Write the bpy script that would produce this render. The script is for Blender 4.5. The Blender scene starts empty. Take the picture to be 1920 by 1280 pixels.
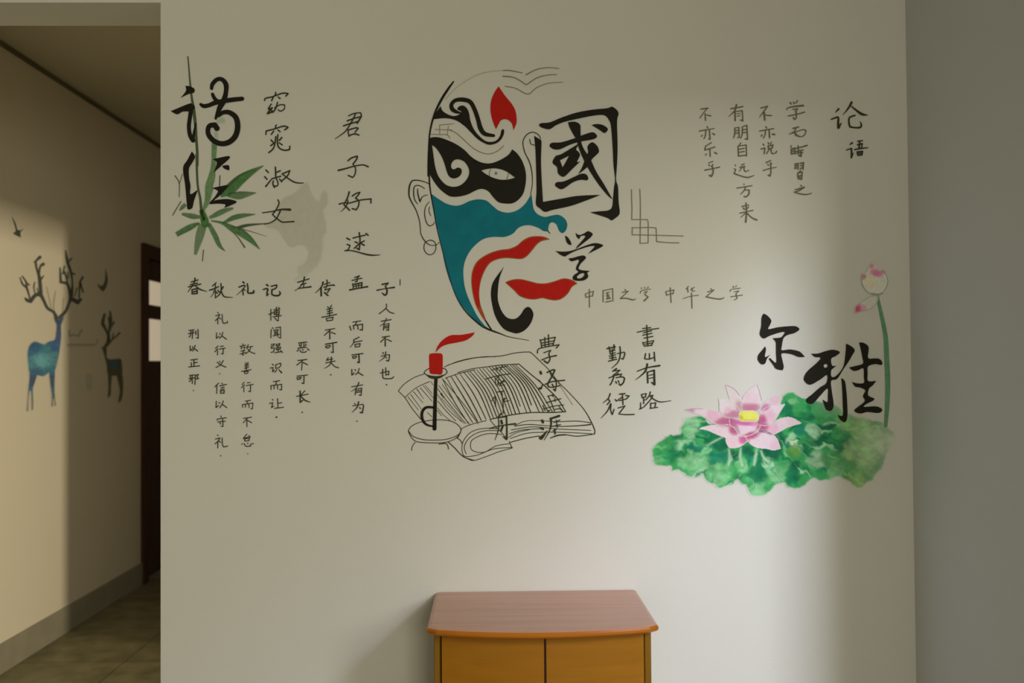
import bpy, bmesh, math, random
import numpy as np
from mathutils import Vector, Matrix, noise
from mathutils.geometry import tessellate_polygon

random.seed(7)
SC = bpy.context.scene
COL = SC.collection
R = math.radians

# ------------------------------------------------------------------ camera
FPX, CAM_H = 1812.0, 1.45
YAW, PITCH, ROLL = 1.26, 1.20, -0.44
cam_data = bpy.data.cameras.new('camera')
cam = bpy.data.objects.new('camera', cam_data)
COL.objects.link(cam)
CAM_ROT = (Matrix.Rotation(R(-YAW), 3, 'Z') @ Matrix.Rotation(R(90 + PITCH), 3, 'X')
           @ Matrix.Rotation(R(ROLL), 3, 'Z'))
cam.matrix_world = Matrix.Translation((0, 0, CAM_H)) @ CAM_ROT.to_4x4()
cam_data.sensor_width = 36.0
cam_data.lens = 36.0 * FPX / 1920.0
cam_data.clip_start = 0.05
cam_data.dof.use_dof = True
cam_data.dof.focus_distance = 2.62
cam_data.dof.aperture_fstop = 2.9
SC.camera = cam

# ------------------------------------------------------------------ light and exposure
SC.view_settings.view_transform = 'Standard'
SC.view_settings.look = 'None'
SC.view_settings.exposure = 0.0
SC.view_settings.gamma = 1.0
SC.view_settings.use_curve_mapping = False
world = bpy.data.worlds.new('daylight')
SC.world = world
world.use_nodes = True
bg = world.node_tree.nodes['Background']
bg.inputs[0].default_value = (1.0, 0.95, 0.745, 1)
bg.inputs[1].default_value = 0.31

def area_light(name, loc, target, size, power, color):
    d = bpy.data.lights.new(name, 'AREA')
    d.shape = 'RECTANGLE'
    d.size, d.size_y = size
    d.energy = power
    d.color = color
    o = bpy.data.objects.new(name, d)
    COL.objects.link(o)
    o.location = loc
    o.rotation_euler = (Vector(target) - Vector(loc)).to_track_quat('-Z', 'Y').to_euler()
    return o
# the bright window far behind the camera on the right: its light comes in through the doorway of the right wall
area_light('window_daylight', (3.3, -2.2, 4.25), (0.1, 2.9, 1.0), (1.25, 1.3), 225.0, (0.78, 0.85, 1.06))
# the dimmer lower part of the same window
area_light('window_daylight_low', (3.3, -2.2, 2.75), (0.1, 2.9, 1.2), (1.7, 1.5), 103.0, (1.0, 0.97, 0.80))
# soft fill light added behind the camera to raise the mural wall's ambient level
area_light('room_fill_light', (1.35, -4.0, 2.1), (0.0, 2.9, 1.7), (1.7, 1.4), 108.0, (1.0, 0.94, 0.70))
# daylight of the room behind the mural wall: it falls through the side opening of the corridor onto the deer
area_light('corridor_daylight', (3.0, 3.25, 1.5), (-2.3, 4.6, 1.2), (0.24, 0.5), 112.0, (1.0, 0.85, 0.58))

# ------------------------------------------------------------------ materials
def lin(c):
    c = c / 255.0
    return c / 12.92 if c <= 0.04045 else ((c + 0.055) / 1.055) ** 2.4
WALL_ALB = 0.76
def obs(r, g, b, wall=(163, 158, 138)):
    return tuple(min(0.9, max(0.002, lin(v) / lin(w) * WALL_ALB)) for v, w in zip((r, g, b), wall))
def new_mat(name):
    m = bpy.data.materials.new(name)
    m.use_nodes = True
    nt = m.node_tree
    return m, nt, nt.nodes['Principled BSDF']
def paint(name, rgb, rough=0.75, vary=0.12, scale=60.0):
    m, nt, b = new_mat(name)
    tc = nt.nodes.new('ShaderNodeTexCoord')
    n = nt.nodes.new('ShaderNodeTexNoise')
    n.inputs['Scale'].default_value = scale
    n.inputs['Detail'].default_value = 4
    nt.links.new(tc.outputs['Object'], n.inputs['Vector'])
    mx = nt.nodes.new('ShaderNodeMix')
    mx.data_type = 'RGBA'
    mx.inputs['A'].default_value = (*[v * (1 - vary) for v in rgb], 1)
    mx.inputs['B'].default_value = (*[min(1, v * (1 + vary)) for v in rgb], 1)
    nt.links.new(n.outputs['Fac'], mx.inputs['Factor'])
    nt.links.new(mx.outputs['Result'], b.inputs['Base Color'])
    b.inputs['Roughness'].default_value = rough
    b.inputs['Specular IOR Level'].default_value = 0.25
    return m
def plaster(name, rgb):
    m = paint(name, rgb, 0.85, 0.018, 3.0)
    nt = m.node_tree
    b = nt.nodes['Principled BSDF']
    n = nt.nodes.new('ShaderNodeTexNoise')
    n.inputs['Scale'].default_value = 160
    n.inputs['Detail'].default_value = 5
    tc = [x for x in nt.nodes if x.type == 'TEX_COORD'][0]
    nt.links.new(tc.outputs['Object'], n.inputs['Vector'])
    bp = nt.nodes.new('ShaderNodeBump')
    bp.inputs['Strength'].default_value = 0.06
    bp.inputs['Distance'].default_value = 0.01
    nt.links.new(n.outputs['Fac'], bp.inputs['Height'])
    nt.links.new(bp.outputs['Normal'], b.inputs['Normal'])
    return m
def wash_mat(name, glaze=False):
    m, nt, b = new_mat(name)
    at = nt.nodes.new('ShaderNodeAttribute')
    at.attribute_name = 'pigment'
    nt.links.new(at.outputs['Color'], b.inputs['Base Color'])
    if glaze:
        nt.links.new(at.outputs['Alpha'], b.inputs['Alpha'])
    b.inputs['Roughness'].default_value = 0.85
    b.inputs['Specular IOR Level'].default_value = 0.25
    return m
def wood(name, dark, light, rough, coat, axis='X'):
    m, nt, b = new_mat(name)
    tc = nt.nodes.new('ShaderNodeTexCoord')
    mp = nt.nodes.new('ShaderNodeMapping')
    mp.inputs['Scale'].default_value = {'X': (3, 40, 40), 'Z': (40, 40, 3)}[axis]
    n = nt.nodes.new('ShaderNodeTexNoise')
    n.inputs['Scale'].default_value = 1.0
    n.inputs['Detail'].default_value = 6
    n.inputs['Distortion'].default_value = 0.6
    nt.links.new(tc.outputs['Object'], mp.inputs['Vector'])
    nt.links.new(mp.outputs['Vector'], n.inputs['Vector'])
    r = nt.nodes.new('ShaderNodeValToRGB')
    r.color_ramp.elements[0].position, r.color_ramp.elements[1].position = 0.3, 0.7
    r.color_ramp.elements[0].color, r.color_ramp.elements[1].color = (*dark, 1), (*light, 1)
    nt.links.new(n.outputs['Fac'], r.inputs['Fac'])
    nt.links.new(r.outputs['Color'], b.inputs['Base Color'])
    b.inputs['Roughness'].default_value = rough
    b.inputs['Coat Weight'].default_value = coat
    b.inputs['Specular IOR Level'].default_value = 0.25
    b.inputs['Coat Roughness'].default_value = 0.25
    return m

M = {}
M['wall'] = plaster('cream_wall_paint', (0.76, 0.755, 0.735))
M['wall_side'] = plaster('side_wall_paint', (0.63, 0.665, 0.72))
M['corridor'] = plaster('corridor_wall_paint', (0.76, 0.70, 0.585))
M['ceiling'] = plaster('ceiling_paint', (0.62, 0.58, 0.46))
M['ink'] = paint('black_brush_ink', (0.011, 0.010, 0.005), 0.7, 0.4)
M['pen'] = paint('thin_black_ink', obs(40, 40, 22), 0.8, 0.2)
M['pencil'] = paint('dark_pencil', obs(80, 80, 55), 0.85, 0.2)
M['brown_line'] = paint('brown_pencil', obs(104, 93, 66), 0.85, 0.2)
M['faint'] = paint('faint_pencil', obs(126, 122, 92), 0.85, 0.15)
M['ghost'] = paint('ghost_pencil', obs(142, 140, 112), 0.85, 0.1)
M['red'] = paint('red_paint', obs(143, 14, 6), 0.75, 0.12)
M['rededge'] = paint('red_paint_edge', obs(125, 55, 15), 0.6, 0.12)
M['blue'] = paint('teal_blue_paint', obs(2, 84, 87), 0.75, 0.3, 22)
M['wash'] = wash_mat('watercolour_wash')
M['glaze'] = wash_mat('watercolour_glaze', True)
M['pupil'] = paint('grey_pupil_paint', obs(95, 100, 85))

# ------------------------------------------------------------------ drawing planes
WALL_Y, WALL_X = 2.90, -2.32
ORIGIN = Vector((0, 0, CAM_H))
def ray(px, py):
    return CAM_ROT @ Vector(((px - 960) / FPX, (640 - py) / FPX, -1.0))
def on_mural(px, py, lift):
    d = ray(px, py)
    return ORIGIN + d * (WALL_Y / d.y) + Vector((0, -lift, 0))
def on_corridor(px, py, lift):
    d = ray(px, py)
    return ORIGIN + d * (WALL_X / d.x) + Vector((lift, 0, 0))

# crops of the wall survey: origin and scale of each measured patch
CT = {'A': (300, 90, 5.818), 'B': (300, 290, 5.818), 'C': (480, 150, 6.4), 'D': (480, 330, 6.4),
      'E': (740, 100, 5.565), 'F': (790, 230, 6.4), 'G': (790, 430, 6.4), 'H': (740, 320, 8.0),
      'I': (990, 190, 5.332), 'J': (1020, 410, 9.143), 'K': (1160, 340, 9.843),
      'L1': (340, 510, 8.709), 'L2': (540, 510, 8.709), 'L3': (340, 630, 8.709), 'L4': (540, 630, 8.709),
      'L5': (340, 730, 8.709), 'L6': (540, 730, 8.709), 'M1': (1290, 180, 8.0), 'M2': (1290, 290, 8.0),
      'N': (1540, 180, 9.143), 'O': (1080, 520, 6.0), 'P': (1000, 610, 5.818), 'Q': (1120, 600, 6.4),
      'R': (900, 670, 7.53), 'S': (730, 600, 4.74), 'T': (840, 640, 5.565), 'U': (1400, 570, 5.565),
      'V': (1590, 480, 3.556), 'X': (1220, 700, 5.333), 'Z': (10, 390, 5.333), 'W': (30, 570, 5.565),
      'PT': (480, 330, 5.565), 'CR': (0, 0, 2.0)}

def catmull(P, closed=False, step=2.0):
    n = len(P)
    out = []
    rng = range(n if closed else n - 1)
    for i in rng:
        p1, p2 = P[i], P[(i + 1) % n]
        p0 = P[i - 1] if (closed or i > 0) else p1
        p3 = P[(i + 2) % n] if (closed or i + 2 < n) else p2
        k = max(1, int(np.hypot(*(p2 - p1)[:2]) / step))
        for j in range(k):
            t = j / k
            out.append(0.5 * (2 * p1 + (p2 - p0) * t + (2 * p0 - 5 * p1 + 4 * p2 - p3) * t * t
                              + (3 * p1 - p0 - 3 * p2 + p3) * t ** 3))
    if not closed:
        out.append(P[-1])
    return out
def split_corners(P, limit=62):
    runs, cur = [], [P[0]]
    for i in range(1, len(P)):
        cur.append(P[i])
        if i + 1 < len(P):
            a, b = (P[i] - P[i - 1])[:2], (P[i + 1] - P[i])[:2]
            c = np.dot(a, b) / (np.hypot(*a) * np.hypot(*b) + 1e-9)
            if c < math.cos(R(limit)):
                runs.append(cur)
                cur = [P[i]]
    runs.append(cur)
    return runs
def parse(s, ctx, w0):
    """stroke text -> ('s', points with width) and ('p', loops) in photo pixels"""
    ox, oy, sc = CT[ctx]
    items = []
    for part in s.split(';'):
        tk = part.split()
        if not tk:
            continue
        kind, ws = 's', [w0]
        if tk[0] in ('p', 'h'):
            kind = tk.pop(0)
        elif tk[0][0] == 'w':
            ws = [float(v) for v in tk.pop(0)[1:].split(',')]
        pts, corner = [], []
        for i in range(0, len(tk), 2):
            y = tk[i + 1]
            corner.append(y.endswith('!'))
            pts.append((ox + float(tk[i]) / sc, oy + float(y.rstrip('!')) / sc))
        if kind == 's':
            n = len(pts)
            if len(ws) == 1 or n == 1:
                wl = [ws[0]] * n
            else:
                wl = list(np.interp(np.linspace(0, len(ws) - 1, n), range(len(ws)), ws))
            items.append(('s', [np.array((x, y, w / sc)) for (x, y), w in zip(pts, wl)]))
        else:
            loop, n = [], len(pts)
            P = [np.array(p) for p in pts]
            for i in range(n):
                p1, p2 = P[i], P[(i + 1) % n]
                p0 = P[i - 1] if not corner[i] else p1
                p3 = P[(i + 2) % n] if not corner[(i + 1) % n] else p2
                k = max(1, int(np.hypot(*(p2 - p1)) / 2.0))
                for j in range(k):
                    t = j / k
                    loop.append(0.5 * (2 * p1 + (p2 - p0) * t + (2 * p0 - 5 * p1 + 4 * p2 - p3) * t * t
                                       + (3 * p1 - p0 - 3 * p2 + p3) * t ** 3))
            if kind == 'h':
                items[-1][1].append(loop)
            else:
                items.append(('p', [loop]))
    return items

class Ink:
    """collects brush strokes and filled shapes into one mesh lying on a wall"""
    def __init__(self, plane=on_mural, layer=5):
        self.v, self.f, self.plane, self.layer = [], [], plane, layer
        self.k = 0
    def lift(self):
        self.k += 1
        return self.layer * 0.0004 + (self.k % 12) * 0.00002
    def vert(self, x, y, lf):
        self.v.append(self.plane(x, y, lf))
        return len(self.v) - 1
    def stroke(self, P):
        if len(P) == 1:
            P = [P[0], P[0] + np.array((0.35, 0.2, 0))]
        for run in split_corners(P):
            lf = self.lift()
            Q = catmull(run, step=1.6)
            n = len(Q)
            L, Rr = [], []
            for i, q in enumerate(Q):
                a, b = Q[max(0, i - 1)], Q[min(n - 1, i + 1)]
                d = (b - a)[:2]
                d = d / (np.hypot(*d) + 1e-9)
                nx, ny = -d[1], d[0]
                h = max(q[2], 0.15) / 2
                L.append(self.vert(q[0] + nx * h, q[1] + ny * h, lf))
                Rr.append(self.vert(q[0] - nx * h, q[1] - ny * h, lf))
            for i in range(n - 1):
                self.f.append((L[i], L[i + 1], Rr[i + 1], Rr[i]))
            for q, other, a, b in ((Q[0], Q[1], Rr[0], L[0]), (Q[-1], Q[-2], L[-1], Rr[-1])):
                d = (q - other)[:2]
                ang = math.atan2(d[1], d[0])
                h = max(q[2], 0.15) / 2
                if h < 0.25:
                    continue
                fan = [a]
                for t in (-0.5, 0, 0.5):
                    fan.append(self.vert(q[0] + h * math.cos(ang + (t * math.pi / 1.5) * 1), q[1] + h * math.sin(ang + (t * math.pi / 1.5)), lf))
                A, B = self.v[a], self.v[fan[1]]
                C = self.v[fan[3]]
                if (A - B).length > (A - C).length:
                    fan = [a] + fan[:0:-1]
                self.f.append(tuple(fan + [b]))
    def poly(self, loops):
        lf = self.lift()
        tris = tessellate_polygon([[Vector((x, y, 0)) for x, y in lp] for lp in loops])
        idx = [self.vert(x, y, lf) for lp in loops for x, y in lp]
        self.f += [tuple(idx[i] for i in t) for t in tris]
    def add(self, s, ctx, w0=14):
        for kind, data in parse(s, ctx, w0):
            (self.stroke if kind == 's' else self.poly)(data)
        return self
    def build(self, name, mat, parent, colors=None):
        me = bpy.data.meshes.new(name)
        o0, q = Vector((0, 0, 0)), parent
        while q is not None:
            o0, q = o0 + q.location, getattr(q, 'parent', None)
        me.from_pydata([tuple(v - o0) for v in self.v], [], self.f)
        me.update()
        nrm = (0, -1, 0) if self.plane is on_mural else (1, 0, 0)
        bm = bmesh.new()
        bm.from_mesh(me)
        for f in bm.faces:
            if f.normal.dot(Vector(nrm)) < 0:
                f.normal_flip()
        bm.to_mesh(me)
        bm.free()
        if colors is not None:
            at = me.attributes.new('pigment', 'FLOAT_COLOR', 'POINT')
            at.data.foreach_set('color', np.asarray(colors, dtype=np.float32).ravel())
        me.materials.append(M[mat] if isinstance(mat, str) else mat)
        o = bpy.data.objects.new(name, me)
        COL.objects.link(o)
        if not isinstance(parent, At):
            o.parent = parent
        return o

def wash(name, parent, loop, blobs, base, plane=on_mural, layer=3, cell=2.0, feather=2.0, alpha=None,
         grain=0.15, gscale=0.12, streak=(1, 1), ragged=0.0, under=None, weight=9.0, warp=0.0, glaze=False):
    """a watercolour patch: a fine grid whose points carry the pigment colour and how thickly it lies"""
    loops = [np.array(lp) for lp in (loop if isinstance(loop[0], list) else [loop])]
    x0, y0 = np.min([lp.min(0) for lp in loops], 0) - feather - 2
    x1, y1 = np.max([lp.max(0) for lp in loops], 0) + feather + 2
    xs, ys = np.arange(x0, x1, cell), np.arange(y0, y1, cell)
    gx, gy = np.meshgrid(xs, ys)
    P = np.stack([gx.ravel(), gy.ravel()], 1)
    sd = np.full(len(P), -1e9)
    for lp in loops:
        inside = np.zeros(len(P), bool)
        dist = np.full(len(P), 1e9)
        for a, b in zip(lp, np.roll(lp, -1, 0)):
            ab = b - a
            t = np.clip(((P - a) @ ab) / (ab @ ab + 1e-9), 0, 1)
            dist = np.minimum(dist, np.hypot(*(P - a - t[:, None] * ab).T))
            c = (a[1] > P[:, 1]) != (b[1] > P[:, 1])
            xi = a[0] + (P[:, 1] - a[1]) * ab[0] / (ab[1] if abs(ab[1]) > 1e-9 else 1e-9)
            inside ^= c & (P[:, 0] < xi)
        sd = np.maximum(sd, np.where(inside, dist, -dist))
    nz = np.array([noise.fractal(Vector((x * gscale * streak[0], y * gscale * streak[1], 3.7)), 1.0, 2.0, 4) for x, y in P])
    sd = sd + ragged * nz
    al = np.clip(sd / feather + 0.5, 0, 1)
    al = al * al * (3 - 2 * al)
    if alpha is not None:
        al = al * alpha(P[:, 0], P[:, 1])
    wx = np.array([noise.fractal(Vector((x * 0.045, y * 0.045, 9.1)), 1.0, 2.0, 3) for x, y in P]) * warp if warp else 0.0
    wy = np.array([noise.fractal(Vector((x * 0.045, y * 0.045, 21.4)), 1.0, 2.0, 3) for x, y in P]) * warp if warp else 0.0
    col = np.tile(np.array(base, float), (len(P), 1))
    wt = np.ones(len(P))
    col = col * wt[:, None]
    for bx, by, r, c in blobs:
        rr = r if isinstance(r, tuple) else (r, r, 0)
        ca, sa = math.cos(rr[2]), math.sin(rr[2])
        dx, dy = P[:, 0] - bx + wx, P[:, 1] - by + wy
        u, v = (dx * ca + dy * sa) / rr[0], (-dx * sa + dy * ca) / rr[1]
        wgt = weight * np.exp(-((u * u + v * v) ** 1.3) * 1.6 + 0.25 * nz)
        col += wgt[:, None] * np.array(c)
        wt += wgt
    col = col / wt[:, None]
    col = np.clip(col * (1 + grain * nz)[:, None], 0.001, 0.95)
    paper = np.array(under if under is not None else ((0.76, 0.755, 0.735) if plane is on_mural else (0.76, 0.70, 0.585)))
    if not glaze:
        col = paper * (1 - al[:, None]) + col * al[:, None]     # thin pigment lets the wall colour through
    use = al > 0.05
    nx = len(xs)
    keep, ink = {}, Ink(plane, layer)
    lf = layer * 0.0004
    colors = []
    def vid(i):
        if i not in keep:
            keep[i] = ink.vert(P[i, 0], P[i, 1], lf)
            colors.append((*col[i], al[i] if glaze else 1.0))
        return keep[i]
    for j in range(len(ys) - 1):
        for i in range(nx - 1):
            q = (j * nx + i, j * nx + i + 1, (j + 1) * nx + i + 1, (j + 1) * nx + i)
            if any(use[k] for k in q):
                ink.f.append(tuple(vid(k) for k in q))
    return ink.build(name, 'glaze' if glaze else 'wash', parent, colors)

def thing(name, label, cat, loc, group=None, kind=None):
    o = bpy.data.objects.new(name, None)
    o.empty_display_size = 0.05
    COL.objects.link(o)
    o.location = loc
    o['label'] = label
    o['category'] = cat
    if group:
        o['group'] = group
    if kind:
        o['kind'] = kind
    return o
class At:
    def __init__(self, loc):
        self.location = Vector(loc)
def solo(ink, name, mat, label, cat, loc, group=None):
    """a painted thing that is one mesh"""
    o = ink.build(name, mat, At(loc))
    o.location = loc
    o['label'], o['category'] = label, cat
    if group:
        o['group'] = group
    return o
def loop_of(s, ctx):
    return parse('p ' + s, ctx, 1)[0][1][0]
def pts(s, ctx):
    ox, oy, sc = CT[ctx]
    v = [float(t) for t in s.replace('!', '').split()]
    return [(ox + v[i] / sc, oy + v[i + 1] / sc) for i in range(0, len(v), 2)]

def inscription(name, label, cat, group, chars, mat, w):
    """a column of brush characters: every character a part, every full stop too"""
    inks = []
    for ctx, s in chars:
        part = 'full_stop' if s.startswith('.') else 'character'
        if s[0] == '<':
            part, s = s[1:].split('>')
        inks.append((part, Ink(layer=6).add(s.lstrip('.'), ctx, w)))
    vs = [v for _, k in inks for v in k.v]
    loc = Vector(((min(v.x for v in vs) + max(v.x for v in vs)) / 2, WALL_Y - 0.002, min(v.z for v in vs)))
    if len(inks) == 1:
        return solo(inks[0][1], name, mat, label, cat, loc, group)
    t = thing(name, label, cat, loc, group)
    for part, ink in inks:
        ink.build(part, mat, t)
    return t

# ------------------------------------------------------------------ room shell
def mesh_obj(name, bm, mat, parent=None, kind=None):
    me = bpy.data.meshes.new(name)
    bmesh.ops.recalc_face_normals(bm, faces=bm.faces[:])
    bm.to_mesh(me)
    bm.free()
    me.materials.append(M[mat] if isinstance(mat, str) else mat)
    o = bpy.data.objects.new(name, me)
    COL.objects.link(o)
    if parent:
        o.parent = parent
    if kind:
        o['kind'] = kind
    return o
def box(bm, x0, x1, y0, y1, z0, z1, bevel=0.0):
    r = bmesh.ops.create_cube(bm, size=1.0)
    for v in r['verts']:
        v.co = Vector(((x0 + x1) / 2 + v.co.x * (x1 - x0), (y0 + y1) / 2 + v.co.y * (y1 - y0), (z0 + z1) / 2 + v.co.z * (z1 - z0)))
    if bevel:
        es = {e for v in r['verts'] for e in v.link_edges}
        bmesh.ops.bevel(bm, geom=list(es), offset=bevel, segments=2, affect='EDGES', profile=0.5)
def prism(bm, poly, axis, a, b):
    """extrude a 2-D outline along an axis"""
    def P(u, v, w):
        return {'x': (w, u, v), 'y': (u, w, v), 'z': (u, v, w)}[axis]
    lo = [bm.verts.new(P(u, v, a)) for u, v in poly]
    hi = [bm.verts.new(P(u, v, b)) for u, v in poly]
    n = len(poly)
    bm.faces.new(lo[::-1])
    bm.faces.new(hi)
    for i in range(n):
        bm.faces.new((lo[i], lo[(i + 1) % n], hi[(i + 1) % n], hi[i]))

WL, WR, CEIL, LINTEL = -0.983, 1.272, 2.99, 2.535
FRONT_CEIL = 2.99
bm = bmesh.new()   # mural wall with the corridor opening on its left: one solid
prism(bm, [(WL, 0), (WR, 0), (WR, FRONT_CEIL), (WALL_X, FRONT_CEIL), (WALL_X, LINTEL), (WL, LINTEL)], 'y', 2.90, 3.10)
mesh_obj('wall_back', bm, 'wall', kind='structure')
bm = bmesh.new()   # right wall with a doorway nearer the camera
prism(bm, [(3.10, 0), (2.19, 0), (2.19, 2.21), (0.0, 2.21), (0.0, 0), (-2.0, 0), (-2.0, FRONT_CEIL), (3.10, FRONT_CEIL)], 'x', WR, WR + 0.12)
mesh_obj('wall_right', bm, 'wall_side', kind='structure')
bm = bmesh.new()   # unseen wall piece added beyond the doorway to block the fill light
box(bm, WR + 0.12, 1.95, -0.72, -0.60, 0, FRONT_CEIL)
mesh_obj('wall_light_blocker', bm, 'wall_side', kind='structure')
bm = bmesh.new()
DY0, DY1, DZ = 6.52, 7.40, 2.20
prism(bm, [(-0.5, 0), (DY0, 0), (DY0, DZ), (DY1, DZ), (DY1, 0), (10.2, 0), (10.2, FRONT_CEIL), (-0.5, FRONT_CEIL)], 'x', WALL_X - 0.14, WALL_X)
mesh_obj('wall_left', bm, 'corridor', kind='structure')
bm = bmesh.new()
box(bm, WALL_X - 0.14, 1.0, 12.4, 12.5, 0, CEIL)
mesh_obj('wall_end', bm, 'corridor', kind='structure')
bm = bmesh.new()
prism(bm, [(3.10, CEIL), (10.0, CEIL), (10.0, 0), (4.70, 0), (4.70, 1.95), (3.10, 1.95)], 'x', -0.72, -0.62)
mesh_obj('wall_inner', bm, 'corridor', kind='structure')
bm = bmesh.new()
box(bm, WALL_X, -0.62, 3.10, 10.0, CEIL, CEIL + 0.1)
mesh_obj('ceiling', bm, 'ceiling', kind='structure')
bm = bmesh.new()   # dark joint strip where the corridor wall meets the ceiling
box(bm, WALL_X, WALL_X + 0.014, 3.10, 10.0, CEIL - 0.022, CEIL)
mesh_obj('trim_1', bm, paint('dark_joint_strip', (0.16, 0.14, 0.08), 0.8), kind='structure')
bm = bmesh.new()
box(bm, WALL_X - 0.14, WR + 0.12, -1.6, 3.10, FRONT_CEIL, FRONT_CEIL + 0.1)
mesh_obj('ceiling', bm, 'ceiling', kind='structure')
# floor of dark speckled tiles
def floor_mat():
    m, nt, b = new_mat('dark_tile_floor')
    tc = nt.nodes.new('ShaderNodeTexCoord')
    br = nt.nodes.new('ShaderNodeTexBrick')
    br.offset = 0
    br.inputs['Scale'].default_value = 1.0
    br.inputs['Brick Width'].default_value = 0.6
    br.inputs['Row Height'].default_value = 0.6
    br.inputs['Mortar Size'].default_value = 0.004
    br.inputs['Color1'].default_value = (0.24, 0.22, 0.12, 1)
    br.inputs['Color2'].default_value = (0.29, 0.26, 0.14, 1)
    br.inputs['Mortar'].default_value = (0.11, 0.10, 0.06, 1)
    n = nt.nodes.new('ShaderNodeTexNoise')
    n.inputs['Scale'].default_value = 9
    n.inputs['Detail'].default_value = 8
    mx = nt.nodes.new('ShaderNodeMix')
    mx.data_type = 'RGBA'
    mx.blend_type = 'MULTIPLY'
    mx.inputs['Factor'].default_value = 0.8
    r = nt.nodes.new('ShaderNodeValToRGB')
    r.color_ramp.elements[0].position, r.color_ramp.elements[1].position = 0.3, 0.7
    r.color_ramp.elements[0].color = (0.45, 0.45, 0.42, 1)
    nt.links.new(tc.outputs['Object'], br.inputs['Vector'])
    nt.links.new(tc.outputs['Object'], n.inputs['Vector'])
    nt.links.new(n.outputs['Fac'], r.inputs['Fac'])
    nt.links.new(br.outputs['Color'], mx.inputs['A'])
    nt.links.new(r.outputs['Color'], mx.inputs['B'])
    nt.links.new(mx.outputs['Result'], b.inputs['Base Color'])
    b.inputs['Roughness'].default_value = 0.45
    return m
M['floor'] = floor_mat()
M['skirt'] = paint('grey_skirting_tile', (0.30, 0.28, 0.22), 0.5, 0.15, 12)
bm = bmesh.new()
box(bm, WALL_X - 0.2, 3.2, -1.2, 12.5, -0.1, 0.0)
mesh_obj('floor', bm, 'floor', kind='structure')
for y0, y1 in ((-0.5, DY0 - 0.005), (DY1 + 0.005, 10.0)):
    bm = bmesh.new()
    box(bm, WALL_X, WALL_X + 0.012, y0, y1, 0, 0.142, 0.003)
    mesh_obj('baseboard_left', bm, 'skirt', kind='structure')

# ------------------------------------------------------------------ corridor door
M['door_frame'] = wood('dark_brown_door_wood', (0.04, 0.016, 0.005), (0.085, 0.034, 0.009), 0.8, 0.0, 'Z')
def pane_mat():
    m, nt, b = new_mat('lit_frosted_pane')
    b.inputs['Base Color'].default_value = (0.7, 0.62, 0.5, 1)
    b.inputs['Roughness'].default_value = 0.4
    b.inputs['Emission Color'].default_value = (1.0, 0.82, 0.58, 1)
    b.inputs['Emission Strength'].default_value = 0.36
    return m
M['pane'] = pane_mat()
t = thing('door_1', 'dark brown door with small lit panes at the far end of the corridor', 'door', (WALL_X, (DY0 + DY1) / 2, 0), kind='structure')
def door_part(name, mat, boxes, bevel=0.004, parent=t):
    bm = bmesh.new()
    off = t.location
    for x0, x1, y0, y1, z0, z1 in boxes:
        box(bm, x0 - off.x, x1 - off.x, y0 - off.y, y1 - off.y, z0, z1, bevel)
    return mesh_obj(name, bm, mat, parent)
X0 = WALL_X
door_part('door_frame', 'door_frame', [(X0 - 0.12, X0 + 0.025, DY0 - 0.06, DY0 + 0.03, 0, DZ + 0.06),
                                       (X0 - 0.12, X0 + 0.025, DY1 - 0.03, DY1 + 0.06, 0, DZ + 0.06),
                                       (X0 - 0.12, X0 + 0.025, DY0 + 0.03, DY1 - 0.03, DZ - 0.03, DZ + 0.06)])
y0, y1 = DY0 + 0.032, DY1 - 0.032
PR = [(0.05, 0.40), (0.43, y1 - y0 - 0.05)]
PZ = [(1.475, 1.765), (1.86, 2.03)]
stile = [(X0 - 0.055, X0 - 0.015, y0, y1, 0.01, 1.475), (X0 - 0.055, X0 - 0.015, y0, y1, 1.765, 1.86),
         (X0 - 0.055, X0 - 0.015, y0, y1, 2.03, DZ - 0.032)]
for z0, z1 in PZ:
    for a, b_ in ((0, 0.012), (0.40, 0.43), (y1 - y0 - 0.05, y1 - y0)):
        stile.append((X0 - 0.055, X0 - 0.015, y0 + a, y0 + b_, z0, z1))
leaf = door_part('door_leaf', 'door_frame', stile, 0.0)
for z0, z1 in PZ:
    for a, b_ in ((0.012, 0.40), (0.43, y1 - y0 - 0.05)):
        door_part('pane', 'pane', [(X0 - 0.042, X0 - 0.03, y0 + a, y0 + b_, z0, z1)], 0.0)
bm = bmesh.new()
bmesh.ops.create_uvsphere(bm, u_segments=12, v_segments=8, radius=0.028)
for v in bm.verts:
    v.co += Vector((0.02, DY1 - 0.11 - t.location.y, 1.0))
k = mesh_obj('door_knob', bm, paint('tarnished_brass', (0.3, 0.22, 0.08), 0.35), t)

# ------------------------------------------------------------------ wooden cabinet against the mural wall
M['top_wood'] = wood('reddish_brown_cabinet_top', (0.56, 0.30, 0.225), (0.65, 0.365, 0.28), 0.38, 0.25, 'X')
M['edge_wood'] = wood('orange_brown_cabinet_edge', (0.42, 0.125, 0.008), (0.50, 0.165, 0.012), 0.3, 0.2, 'X')
M['door_wood'] = wood('honey_brown_cabinet_door', (0.31, 0.122, 0.004), (0.365, 0.148, 0.006), 0.45, 0.06, 'X')
M['side_wood'] = wood('brown_cabinet_side', (0.20, 0.095, 0.006), (0.25, 0.12, 0.008), 0.45, 0.06, 'Z')
M['seam'] = paint('dark_red_cabinet_seam', (0.05, 0.012, 0.008), 0.5)
CX0, CX1, CZ = -0.170, 0.430, 0.766
cab = thing('wooden_cabinet', 'low two door wooden cabinet with reddish bowed top against the painted wall', 'cabinet', ((CX0 + CX1) / 2, 2.70, 0))
def cab_obj(name, mat, bm, parent=cab):
    for v in bm.verts:
        v.co -= cab.location
    return mesh_obj(name, bm, mat, parent)
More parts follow.
